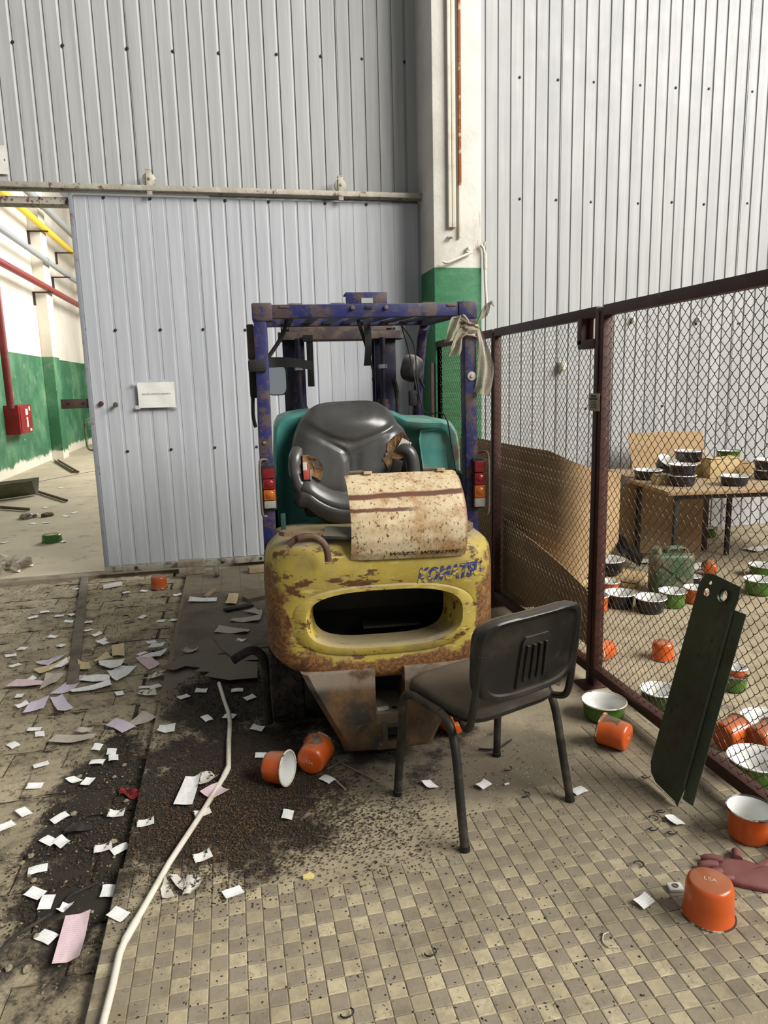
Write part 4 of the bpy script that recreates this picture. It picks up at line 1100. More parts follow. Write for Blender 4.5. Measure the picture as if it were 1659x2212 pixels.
# seat pad and its plastic under-shell
def seat_out(f, n=4.5): return [sell(0, .225, .222 * f, .225 * f, .215 * f, n, 2 * math.pi * (i + .5) / 64) for i in range(64)]
def sz(x, y): return .452 + .010 * math.cos(x / .235 * 1.4) - (.018 * max(0, (y - .33) / .1) ** 2) - .006
t = MB(); rr = [[(x, y, sz(x, y) + dz) for x, y in seat_out(f)] for f, dz in ((.97, -.012), (1.0, .0), (1.0, .012), (.985, .026), (.94, .036), (.8, .040), (.45, .036), (.02, .035))]
t.rings(rr, True, True); t.build('seat_pad', M_CSEAT, ch, 50)
t = MB(); rr = [[(x, y, sz(x, y) + dz) for x, y in seat_out(f)] for f, dz in ((.80, -.020), (.96, -.017), (1.005, -.006), (1.008, .003), (.97, .0))]
t.rings(rr, True, True); t.build('seat_shell', M_CPLAST, ch, 50)
# backrest: slightly curved shell, raised panel, ribbed centre
def bo(f, wt=.235, n=5.0):
    out = []
    for i in range(64):
        x, z = sell(0, .69, .236, .145, .160, n, 2 * math.pi * (i + .5) / 64)
        x *= 1 + .03 * (z - .69) / .15
        out.append((x * f, .69 + (z - .69) * f))
    return out
def by(x, z): return -.050 - .13 * (z - .60) + .9 * (x * x) * .55
t = MB(); rr = [[(x, by(x, z) + dy, z) for x, z in bo(f)] for f, dy in ((.9, .035), (.985, .03), (1.0, .02), (1.0, .0), (.985, -.012), (.95, -.016), (.88, -.012), (.855, -.002), (.80, .0), (.5, .0), (.02, .0))]
t.rings(rr, True, True); t.build('back_shell', M_CPLAST, ch, 45, fix=True)
t = MB(); rr = [[(x, by(x, z) + dy, z) for x, z in bo(f)] for f, dy in ((.97, .028), (.985, .036), (.95, .05), (.85, .056), (.4, .058), (.02, .058))]
t.rings(rr, True, True); t.build('back_pad', M_CSEAT, ch, 45, fix=True)
po = [(-.066, .735), (-.054, .752), (.054, .752), (.066, .735), (.078, .565), (-.078, .565)]
t = MB(); t.rings([[(x, by(x, z) + .001, z) for x, z in po], [(x * .97, by(x * .97, .65 + (z - .65) * .985) - .007, .65 + (z - .65) * .985) for x, z in po], [(x * .9, by(x * .9, .65 + (z - .65) * .96) - .007, .65 + (z - .65) * .96) for x, z in po], [(x * .05, by(0, .65 + (z - .65) * .05) - .007, .65 + (z - .65) * .05) for x, z in po]], False, True); cp = t.build('centre_panel', M_CPLAST, ch, 30, fix=True)
for i in range(4):
    x = -.042 + i * .028
    t = MB(); t.tube([(x * 1.1, by(x, .59) - .0085, .59), (x, by(x, .72) - .0105, .72)], .0055, 8); t.build('rib', M_CPLAST, cp)
t = MB(); t.box((.20, .015, .515), (.03, .012, .06), .003, (0, .5, 0)); t.build('bare_bracket', M_DUSTY, ch)

# ================================================================ leaning chute panel
M_CHUTE = (lambda k: k.done(k.mix(k.mix(k.mix('#363f30', '#46503b', k.noise(4, 5).ss(.4, .7)), '#3a2a1e', k.noise(6, 6, .7, off=(3, 1, 0)).ss(.52, .7) * .8), '#1b1b15', k.noise(22, 6, .7).ss(.6, .7) * .7), .5, .15))(K('dark_green_enamel_steel'))
cp_ = empty('green_steel_panel', (1.56, 2.235, .012)); tag(cp_, 'long dark green steel panel leaning against the fence, holes at its top', 'steel panel')
ex = Vector((0, -1, 0)); ez = Vector((.205, 0, .86)).normalized(); en = ex.cross(ez)  # en points towards +x/-z side
CH = Matrix((ex, ez, ez.cross(ex) * -1)).transposed().to_4x4()
# outline in (across, along): across + is to the right in view (towards the viewer)
def hole(cx, cz, r, n=14): return [(cx + r * math.cos(2 * math.pi * i / n), cz + r * math.sin(2 * math.pi * i / n)) for i in range(n)]
def flat_with_holes(name, outer, holes, th, M, m, parent):
    bm = bmesh.new(); edges = []
    for lp in [outer] + holes:
        vs2 = [bm.verts.new((p[0], p[1], 0)) for p in lp]
        for i in range(len(vs2)): edges.append(bm.edges.new((vs2[i], vs2[(i + 1) % len(vs2)])))
    bmesh.ops.triangle_fill(bm, use_beauty=True, use_dissolve=False, edges=edges)
    r = bmesh.ops.extrude_face_region(bm, geom=list(bm.faces))
    bmesh.ops.translate(bm, verts=[g for g in r['geom'] if isinstance(g, bmesh.types.BMVert)], vec=(0, 0, th))
    bmesh.ops.recalc_face_normals(bm, faces=bm.faces)
    bmesh.ops.transform(bm, matrix=M, verts=bm.verts)
    me = bpy.data.meshes.new(name); bm.to_mesh(me); bm.free(); me.materials.append(m)
    o = bpy.data.objects.new(name, me); COL.objects.link(o); o.parent = parent; return o
LN = .86
outer = [(-.118, .06), (-.10, .025), (-.06, .005), (.07, -.0), (.085, -.012), (.098, .075), (.098, LN - .10), (.105, LN - .045), (.10, LN - .004), (.03, LN), (-.05, LN + .005), (-.085, LN), (-.105, LN - .02), (-.115, LN - .05)]
flat_with_holes('face', outer, [hole(-.062, LN - .07, .016), hole(-.055, LN - .03, .008), hole(.035, LN - .055, .022)], .003, CH, M_CHUTE, cp_)
t = MB(); t.grid(4, 14, lambda u, v: tuple(CH @ Vector((.098 + .048 * u, .03 + v * (LN - .12), -.010 * u + .004 * math.sin(u * 3)))), .003); t.build('side_flange', M_CHUTE, cp_, 50)
t = MB(); t.grid(3, 14, lambda u, v: tuple(CH @ Vector((.088 + .012 * u, .07 + v * (LN - .17), .004 + .006 * math.sin(u * math.pi)))), .002); t.build('pressed_bead', M_CHUTE, cp_, 50)
t = MB(); t.tube([CH @ Vector((.035, LN - .055, -.01)), CH @ Vector((.035, LN - .055, .014))], .026, 14, cap=False); t.build('grommet_ring', M_CHUTE, cp_)
# ================================================================ enamel pots
def enamel(name, col, dirt='#5d4a36', amt=.5):
    k = K(name)
    c = k.mix(col, dirt, k.noise(7, 6, .68).ss(.56, .78) * amt)
    c = k.mix(c, '#231d18', k.noise(23, 6, .75, off=(2, 2, 2)).ss(.69, .73))
    c = k.mix(c, '#8a6a52', k.up().ss(.6, 1.0) * .6)
    return k.done(c, .25, 0, .5)
M_ORANGE = enamel('orange_enamel', '#c4561f'); M_ORANGE_D = enamel('dusty_orange_enamel', '#ad5426', '#7a5a44', .8)
M_GREEN = enamel('green_enamel', '#3f6a1e'); M_NAVY = enamel('black_enamel', '#131520', '#3a3834', .5); M_DKGREEN = enamel('dark_green_enamel', '#2c4a1c')
M_WENAM = (lambda k: k.done(k.mix('#dcdcd8', '#a79d89', k.noise(8, 6, .7).ss(.55, .8) * .5), .22))(K('white_enamel'))
M_CRIM = (lambda k: k.done(k.mix('#cfc6ad', '#3a2c20', k.noise(30, 5, .7).ss(.55, .65)), .4))(K('cream_chipped_rim'))
M_BRIM = mat('dark_chipped_rim', '#3b332c', .45, var=('#b0a68f', 25, .5, .6))
M_PATCH = mat('bare_grey_patch', '#5c4a3a', .7, var=('#75614c', 20, .4, .6))
M_MARK = mat('pale_stamp', '#dcb9a0', .5)
def pot(label, loc, r, h, m, mode='up', az=0.0, rim=None, lsa=False, name='enamel_pot', cat='pot', group=None, oval=1.0, handle=False, tilt=None, taper=.93, z0=0.0, patch=0):
    """mode up / down / lie; az = heading of the opening for a lying pot (degrees, world)"""
    if mode == 'up': rot = (0, 0, R(az)); z = z0
    elif mode == 'down': rot = (math.pi, 0, R(az)); z = z0 + h
    else:
        a = math.asin(min(.9, (r * (1.04 - taper)) / h))
        rot = (Matrix.Rotation(R(az), 4, 'Z') @ Matrix.Rotation(R(90) - a, 4, 'Y')).to_euler(); z = z0 + r * taper * math.cos(a) + .001
    root = empty(name, (loc[0], loc[1], z), rot=rot)
    if tilt: root.rotation_euler = tilt
    tag(root, label, cat, group)
    rb = r * taper
    t = MB(); n = 32
    prof = [(0, 0), (rb * .80, 0), (rb * .93, .004), (rb, .016), (rb + (r - rb) * .5, h * .55), (r, h - .006), (r * 1.05, h - .001)]
    t.lathe([(max(a, .0005), b) for a, b in prof], n, None, oval); t.build('body', m, root, 50)
    prof = [(r * 1.05, h), (r * .965, h - .006), (r * .96 - (r - rb) * .5, h * .55), (rb * .95, .02), (rb * .8, .006), (.0005, .005)]
    t = MB(); t.lathe(prof, n, None, oval); t.build('enamel_lining', M_WENAM, root, 50)
    t = MB(); t.tube([(r * 1.055 * math.cos(2 * math.pi * i / n) * oval, r * 1.055 * math.sin(2 * math.pi * i / n), h) for i in range(n)], .0035, 6, closed=True); t.build('rim', rim or M_BRIM, root)
    if lsa:
        vs_, fs_ = text_geo('LSA', r * .32)
        q = MB(); M_ = Matrix.Translation((0, 0, -.0012)) @ Matrix.Rotation(R(lsa if lsa is not True else 0), 4, 'Z') @ Matrix.Rotation(math.pi, 4, 'X')
        q.add([M_ @ v for v in vs_], fs_); q.build('stamp', M_MARK, root, 0)
    if patch:
        def pf(u, v):
            a = math.pi + (u - .5) * patch * (1 - .5 * abs(v - .5)) + .25 * math.sin(v * 4); hh = h * (.35 + .55 * v); rr_ = rb + (r - rb) * max(0, (hh - .016) / h) + .0011
            return (rr_ * math.cos(a), rr_ * math.sin(a), hh)
        t = MB(); t.grid(10, 10, pf); t.build('worn_patch', M_PATCH, root, 60)
    if handle:
        t = MB(); t.tube(smooth_path([(r * .97 * oval, -.02, h * .85), (r * 1.3 * oval, -.02, h * .85), (r * 1.34 * oval, .02, h * .85), (r * .97 * oval, .02, h * .85)], 4), .005, 8); t.build('handle', M_BRIM, root)
    return root

PG = 'scattered enamel pots'
pot('orange enamel pot standing upside down by the sliding door', (-.66, 5.99), .066, .10, M_ORANGE_D, 'down', 20, group=PG, z0=-.03)
pot('orange pot lying on its side, cream rim and white inside showing', (.062, 2.735), .066, .095, M_ORANGE, 'lie', -32, rim=M_CRIM, group=PG)
pot('orange pot on its side with its stamped base towards the pipe, beside the forklift', (.235, 2.72), .066, .115, M_ORANGE, 'lie', 62, lsa=-65, group=PG, patch=.7)
pot('orange pot lying behind the leg of the black chair', (.93, 2.88), .062, .11, M_ORANGE, 'lie', 105, lsa=-70, group=PG)
pot('orange pot with a grey worn patch lying near the green pan', (1.60, 2.565), .066, .12, M_ORANGE, 'lie', 128, lsa=120, group=PG, patch=1.3)
pot('green enamel pan with white inside standing before the fence post', (1.66, 2.88), .098, .085, M_GREEN, 'up', rim=M_CRIM, group=PG, taper=.93)
o = pot('dusty orange pot standing upside down next to the maroon glove', (1.317, 1.648), .072, .115, M_ORANGE, 'down', -15, lsa=25, group=PG, taper=.93)
pot('orange pot standing under the fence rail at the right edge', (1.69, 1.935), .075, .11, M_ORANGE, 'up', rim=M_BRIM, group=PG)
# worn patch on the lying pot
t = MB(); t.grid(8, 6, lambda u, v: (1.63 + u * .06, 2.85 + v * .04 + u * .01, .012 + .018 * abs(math.sin(u * 5 + v * 3))), .001); tag(t.build('plastic_scrap', M_WENAM, fix=True), 'crumpled white plastic scrap inside the green pan', 'scrap')
# beyond the fence
pot('orange pot upside down on the bare floor beyond the fence', (2.35, 3.45), .062, .10, M_ORANGE, 'down', 0, group=PG)
pot('orange pot on its side right beside the cardboard beyond the fence', (2.06, 3.53), .064, .11, M_ORANGE, 'lie', 195, rim=M_CRIM, group=PG)
pot('leftmost of the two black basins in the row beyond the fence', (2.62, 4.38), .10, .10, M_NAVY, 'up', rim=M_WENAM, group=PG, taper=.9)
pot('rightmost of the two black basins in the row beyond the fence', (2.76, 4.22), .10, .10, M_NAVY, 'up', rim=M_WENAM, group=PG, taper=.9)
pot('green pot with white inside next to the black basins', (2.97, 4.28), .09, .11, M_GREEN, 'up', rim=M_WENAM, group=PG)
pot('orange pot with white rim in front of the jerrycan', (3.17, 4.31), .075, .11, M_ORANGE, 'up', rim=M_WENAM, group=PG)
pot('orange pot half hidden behind the fence post', (2.43, 4.34), .07, .11, M_ORANGE, 'up', rim=M_WENAM, group=PG)
pot('small orange pot behind the left black basin', (2.73, 4.72), .075, .08, M_ORANGE, 'up', rim=M_WENAM, group=PG)
pot('large black pot with white inside standing on the pale carton', (2.90, 5.06), .135, .11, M_NAVY, 'up', rim=M_WENAM, group=PG, handle=True, z0=.05)
pot('wide white basin leaning behind the large black pot', (2.70, 5.27), .12, .09, M_NAVY, 'up', 30, rim=M_WENAM, group=PG, tilt=(R(8), R(-8), 0))
pot('orange mug tipped beside the jerrycan', (3.7, 4.85), .055, .10, M_ORANGE_D, 'lie', 60, group=PG)
pot('small black pot beside the jerrycan', (3.40, 4.66), .06, .08, M_NAVY, 'up', rim=M_WENAM, group=PG)
pot('green pan under the edge of the table at far right', (4.10, 4.75), .10, .09, M_GREEN, 'up', rim=M_WENAM, group=PG)
pot('upper green pot near the right edge beyond the fence', (3.74, 4.36), .10, .11, M_GREEN, 'up', rim=M_WENAM, group=PG)
pot('green pot carrying an orange bowl beyond the steel panel', (2.45, 2.98), .06, .08, M_GREEN, 'up', group=PG)
pot('small orange bowl stacked on the green pot', (2.45, 2.98), .055, .045, M_ORANGE, 'up', rim=M_WENAM, name='enamel_bowl', cat='bowl', z0=.081)
pot('dark green pan with white inside left of the steel panel', (1.98, 2.92), .085, .085, M_DKGREEN, 'up', rim=M_WENAM, group=PG)
pot('left one of two orange pots lying beyond the bottom rail', (1.985, 2.47), .065, .12, M_ORANGE, 'lie', 15, rim=M_CRIM, group=PG)
pot('right one of two orange pots lying beyond the bottom rail', (2.09, 2.40), .065, .12, M_ORANGE_D, 'lie', 15, rim=M_CRIM, group=PG)
pot('green basin with chipped white inside close behind the bottom rail', (1.98, 2.25), .105, .085, M_GREEN, 'up', rim=M_WENAM, group=PG)
pot('white-lined green basin behind the two lying orange pots', (2.25, 2.52), .10, .09, M_GREEN, 'up', rim=M_WENAM, group=PG)
pot('small green pot under the table', (4.63, 6.12), .07, .09, M_GREEN, 'up', group=PG)

# ================================================================ store beyond the fence: table, cartons, jerrycan
M_TTOP = mat('scuffed_table_board', '#a08058', .6, var=('#8b6f4e', 5, .4, .7), dust=('#a8987c', .5))
M_TLEG = mat('dark_table_leg', '#2a2622', .5, .3)
tb = empty('work_table', (3.28, 4.80, 0), R(-9)); tag(tb, 'long work table with dark legs carrying stacks of pots', 'table')
t = MB(); t.box((.95, .42, .705), (1.95, .84, .03), .003); t.build('table_top', M_TTOP, tb)
for x, y in ((.08, .08), (.9, .06), (1.85, .08), (.08, .78), (.9, .78), (1.85, .78)):
    t = MB(); t.box((x, y, .345), (.035, .035, .69), .003); t.build('leg', M_TLEG, tb)
t = MB(); t.box((.95, .06, .67), (1.8, .02, .04)); t.build('apron', M_TLEG, tb)
tb2 = empty('work_table', (3.45, 5.68, 0), R(-9)); tag(tb2, 'second table standing behind the pot table by the wall', 'table')
t = MB(); t.box((1.0, .3, .705), (2.0, .6, .03), .003); t.build('table_top', M_TTOP, tb2)
for x, y in ((.06, .06), (1.9, .06), (.06, .54), (1.9, .54)):
    t = MB(); t.box((x, y, .345), (.035, .035, .69), .003); t.build('leg', M_TLEG, tb2)
t = MB(); t.box((.75, .1, .345), (.09, .03, .69), .003); t.build('leg', mat('maroon_prop', '#4a2f28', .6), tb2)
TZ = .721
def onT(px, py): 
    return px, py
TG = 'pots on the work table'
pot('lower black pot of the two-high stack at the table corner', (3.55, 5.06), .10, .085, M_NAVY, 'up', rim=M_WENAM, group=TG, z0=TZ)
pot('upper black pot of the two-high stack at the table corner', (3.55, 5.06), .10, .085, M_NAVY, 'up', rim=M_WENAM, group=TG, z0=TZ + .087)
pot('single black pan on the table right of the stacked pots', (3.93, 4.93), .105, .075, M_NAVY, 'up', rim=M_WENAM, group=TG, z0=TZ)
pot('wide black pan behind the stacked pots on the table', (3.52, 5.50), .115, .08, M_NAVY, 'up', rim=M_WENAM, group=TG, z0=TZ)
pot('black pot tipped on its side showing white inside, on the table', (3.75, 5.60), .10, .09, M_NAVY, 'up', 0, rim=M_WENAM, group=TG, z0=TZ + .06, tilt=(R(28), R(12), 0))
pot('black pot with a paper label on top of a carton', (3.98, 5.60), .115, .10, M_NAVY, 'up', rim=M_WENAM, group=TG, z0=TZ + .116)
pot('green pot standing on the carton at the back of the table', (4.40, 5.62), .10, .09, M_GREEN, 'up', group=TG, z0=TZ + .106)
pot('lower black basin of the pair at the right end of the table', (4.42, 5.12), .125, .08, M_NAVY, 'up', rim=M_WENAM, group=TG, z0=TZ)
pot('upper black basin of the pair at the right end of the table', (4.42, 5.12), .125, .08, M_NAVY, 'up', rim=M_WENAM, group=TG, z0=TZ + .083)
M_CARD = mat('brown_cardboard', '#a5895f', .85, var=('#8f744d', 3, .4, .7), bump=(30, .2))
M_CARD_D = mat('darker_cardboard', '#a08560', .85, var=('#8c7250', 3, .4, .7), bump=(30, .2))
M_CARD_L = mat('pale_cardboard', '#bfa678', .85, var=('#b0956a', 4, .4, .7))
def carton(label, loc, rz, sx, sy, sz_, z0, m=M_CARD, name='carton'):
    rt_ = empty(name, (loc[0], loc[1], z0), R(rz)); tag(rt_, label, 'box')
    t = MB(); t.box((0, 0, sz_ / 2), (sx, sy, sz_), .002); t.build('body', m, rt_)
    t = MB(); t.box((-sx * .25, 0, sz_ + .006), (sx * .49, sy, .004), 0, (0, .06, 0)); t.build('flap', m, rt_, 0)
    t = MB(); t.box((sx * .25, 0, sz_ + .008), (sx * .49, sy, .004), 0, (0, -.09, 0)); t.build('flap', m, rt_, 0)
    return rt_
carton('low pale carton under the labelled black pot on the table', (3.97, 5.58), -9, .36, .22, .09, TZ, M_CARD_L)
carton('pale carton standing in the middle of the table', (4.14, 5.38), -9, .26, .16, .16, TZ, M_CARD_L)
carton('carton under the green pot at the back of the table', (4.42, 5.66), -9, .34, .26, .08, TZ, M_CARD)
carton('small carton between the table pots', (3.45, 5.20), -9, .12, .10, .07, TZ, M_CARD_L)
carton('tipped pale carton on the floor under the large black pot', (2.98, 4.97), 40, .34, .34, .03, .0, M_CARD_L)
# cardboard sheets
def sheet(label, fn, m, name='cardboard_sheet', nu=24, nv=10, th=.005, cat='cardboard'):
    t = MB(); t.grid(nu, nv, fn, th); return tag(t.build(name, m, smooth=60), label, cat)
def curl(u, v):
    P = smooth_path([(1.90, 5.92, 0), (1.89, 5.4, 0), (1.91, 4.95, 0), (1.96, 4.5, 0), (2.05, 4.2, 0), (2.26, 4.16, 0), (2.62, 4.42, 0)], 5)
    s_ = u * (len(P) - 1); i = min(int(s_), len(P) - 2); p = P[i].lerp(P[i + 1], s_ - i)
    h = 1.15 - .02 * u if u < .60 else 1.138 - (u - .60) * .5
    b = .01 if u < .5 else .01 + (u - .5) * .9
    return (p.x + .06 * v * (1 - u), p.y, b + (h - b) * v)
sheet('big brown cardboard sheet standing along the inside of the fence', curl, M_CARD_D, nu=40, nv=14)
sheet('long cardboard strip lying low along the foot of the fence', lambda u, v: (1.885 + .02 * math.sin(u * 5), 3.4 + u * 1.5, .12 + v * (.30 + .25 * u)), M_CARD_D)
sheet('pale cardboard sheet slanting behind the fence post', lambda u, v: (2.72 + u * .55 + .05 * v, 5.58 + u * .15 + .35 * v, .02 + v * (.80 - .08 * u)), M_CARD)
sheet('brown cardboard hung under the table front', lambda u, v: (3.3 + u * .8, 5.62 - u * .09 + .01 * math.sin(u * 4), .03 + v * .64), M_CARD_D)
sheet('cardboard backing sheet propped on the wall behind the table', lambda u, v: (3.75 + u * .75, 6.12 - .08 * u + .1 * v, .722 + v * .34), M_CARD_D)
sheet('pale cardboard piece lying flat before the big sheet', lambda u, v: (2.48 + u * .22, 4.80 + v * .24 + u * .03, .02 + .04 * math.sin(u * 3) * v), M_CARD_L)
sheet('black plastic film crumpled below the cardboard', lambda u, v: (3.16 + u * .22 + .02 * math.sin(v * 9), 5.26 + v * .2 + .03 * math.sin(u * 7), .01 + .10 * abs(math.sin(u * 5 + v * 3)) + .25 * v * (1 - u)), M_BLACK, 'plastic_film', cat='plastic film')
# jerrycan
jc = empty('jerrycan', (3.17, 4.60, 0), R(-12)); tag(jc, 'dented dull green metal jerrycan standing in the pot store', 'jerrycan')
M_JERRY = mat('worn_army_green', '#3b5238', .5, .1, var=('#6a6a55', 5, .42, .6), rust=('#6b5a45', 9, .50, .62))
t = MB(); bo_ = [sell(0, 0, .155, .085, .085, 4.5, 2 * math.pi * i / 40) for i in range(40)]
t.rings([[(x * f, y * f, z) for x, y in bo_] for f, z in ((.9, 0), (.98, .01), (1, .03), (1, .25), (.98, .275), (.9, .29), (.5, .30), (.02, .30))], True, True); t.build('can_body', M_JERRY, jc, 50)
for s_ in (-1, 1):
    t = MB(); t.bar((-.1, -.088, .15 - s_ * .08), (.1, -.088, .15 + s_ * .08), .018, .008, .002, (0, 1, 0)); t.build('pressed_rib', M_JERRY, jc)
for dy in (-.03, 0, .03):
    t = MB(); t.tube(smooth_path([(-.05, dy, .295), (-.03, dy, .33), (.08, dy, .335), (.11, dy, .30)], 4), .008, 8); t.build('carry_handle', M_JERRY, jc)
t = MB(); t.lathe([(.03, 0), (.03, .04), (.036, .042), (.036, .06), (.001, .062)], 16, Matrix.Translation((-.10, 0, .285)) @ Matrix.Rotation(R(-20), 4, 'Y')); t.build('filler_cap', M_JERRY, jc)
for i, (lab, x, y, a) in enumerate((('torn white paper on the store floor right of the jerrycan', 3.75, 5.1, 20), ('pale paper scrap near the table leg in the store', 3.55, 5.35, -30), ('white scrap far back on the store floor', 4.7, 5.5, 10), ('crumpled white sheet on the store floor at far right', 4.6, 5.0, 40))):
    c_, s_ = math.cos(R(a)) * .14, math.sin(R(a)) * .14
    t = MB(); t.grid(8, 6, lambda u, v: (x + (u - .5) * 2 * c_ - (v - .5) * s_, y + (u - .5) * 2 * s_ + (v - .5) * c_, .006 + .012 * abs(math.sin(u * 5 + i)) ), .001); tag(t.build('paper_scrap', M_PAPER, fix=True), lab, 'paper')
# wall fittings of the right bay
for lbl, x, z in (('white bulkhead fitting low on the corrugated right wall', 3.16, 1.71), ('left one of two small cream insulators on the right wall', 3.905, 2.145), ('right one of two small cream insulators on the right wall', 4.627, 2.14)):
    r_ = empty('wall_fitting', (x, WY - .016, z)); tag(r_, lbl, 'fitting')
    big = z < 2
    k_ = 1.0 if big else .55
    t = MB(); t.box((0, -.008, 0), (.05 * k_, .016, .10 * k_), .004); t.build('base', M_IVORY, r_)
    t = MB(); t.lathe([(.001, -.03 * k_), (.03 * k_, -.02 * k_), (.034 * k_, .01 * k_), (.022 * k_, .05 * k_), (.012 * k_, .06 * k_), (.001, .062 * k_)], 16, Matrix.Translation((0, -.05 * k_, -.01))); t.build('bulb_cover', M_IVORY, r_)
# ================================================================ papers on the floor
def m_printed(name, paper, ink, rows, amt=.5, blot=0.0):
    k = K(name); x, y, z = k.xyz(k.obj())
    fr = (y * rows); fr = (fr - fr.floor() - .5).abs()
    words = k.noise(90, 2, .5, sc=(1, .25, 1)).ss(.45, .55)
    c = k.mix(paper, ink, (1.0 - fr.ss(.12, .2)) * words * amt)
    c = k.mix(c, '#b8ae9a', k.noise(9, 5, .65).ss(.52, .78) * .4)
    if blot: c = k.mix(c, '#2b241b', k.noise(38, 5, .75, off=(4, 1, 0)).ss(.60 - blot, .63 - blot))
    return k.done(c, .75)
M_P_WHITE = m_printed('printed_white_paper', '#e2e1dd', '#6a6863', 90, .35)
M_P_LILAC = m_printed('lilac_carbon_copy', '#c6bdc8', '#7d7190', 110, .4)
M_P_PINK = m_printed('pink_carbon_copy', '#d6bcc0', '#95707c', 110, .4)
M_P_TAN = m_printed('yellowed_paper', '#c2ae86', '#75654a', 80, .3)
M_P_GREY = m_printed('dull_grey_paper', '#b4a99b', '#6f675c', 90, .4)
M_P_DIRTY = m_printed('soil_stained_paper', '#cfcabd', '#55534e', 90, .3, .06)
M_CARDP = m_printed('printed_card', '#e8e7e3', '#6a6965', 130, .3)
M_CARDD = m_printed('soiled_card', '#e0ddd5', '#6a6965', 130, .3, .05)
BX = -.45
def fz(x): return -.026 if x < BX else .0015
pq = random.Random(21)
def paper(label, quad, m, lift=.0, name='paper_sheet', wave=.006, cat='paper', group=None, z=None):
    cx_ = sum(p[0] for p in quad) / 4; cy_ = sum(p[1] for p in quad) / 4
    a, b = pq.uniform(0, 6), pq.uniform(0, 6); f1 = pq.uniform(2, 5)
    cu = [pq.choice((0, 0, .008, .016)) for _ in range(4)]
    A, B, C_, D = [Vector((p[0] - cx_, p[1] - cy_, 0)) for p in quad]
    def fn(u, v):
        p = (A * (1 - u) + B * u) * (1 - v) + (D * (1 - u) + C_ * u) * v
        e = cu[0] * max(0, 1 - (u + v) * 2.2) + cu[1] * max(0, 1 - (1 - u + v) * 2.2) + cu[2] * max(0, 1 - (2 - u - v) * 2.2) + cu[3] * max(0, 1 - (u + 1 - v) * 2.2)
        return (p.x, p.y, wave * (math.sin(u * f1 + a) + math.sin(v * f1 * 1.3 + b) + 2) * .5 + e)
    t = MB(); t.grid(9, 9, fn, .0006)
    nf = len(t.f) // 2
    o = t.build(name, m, None, 70, fix=True)
    o.location = (cx_, cy_, (fz(cx_) if z is None else z) + lift)
    return tag(o, label, cat, group)
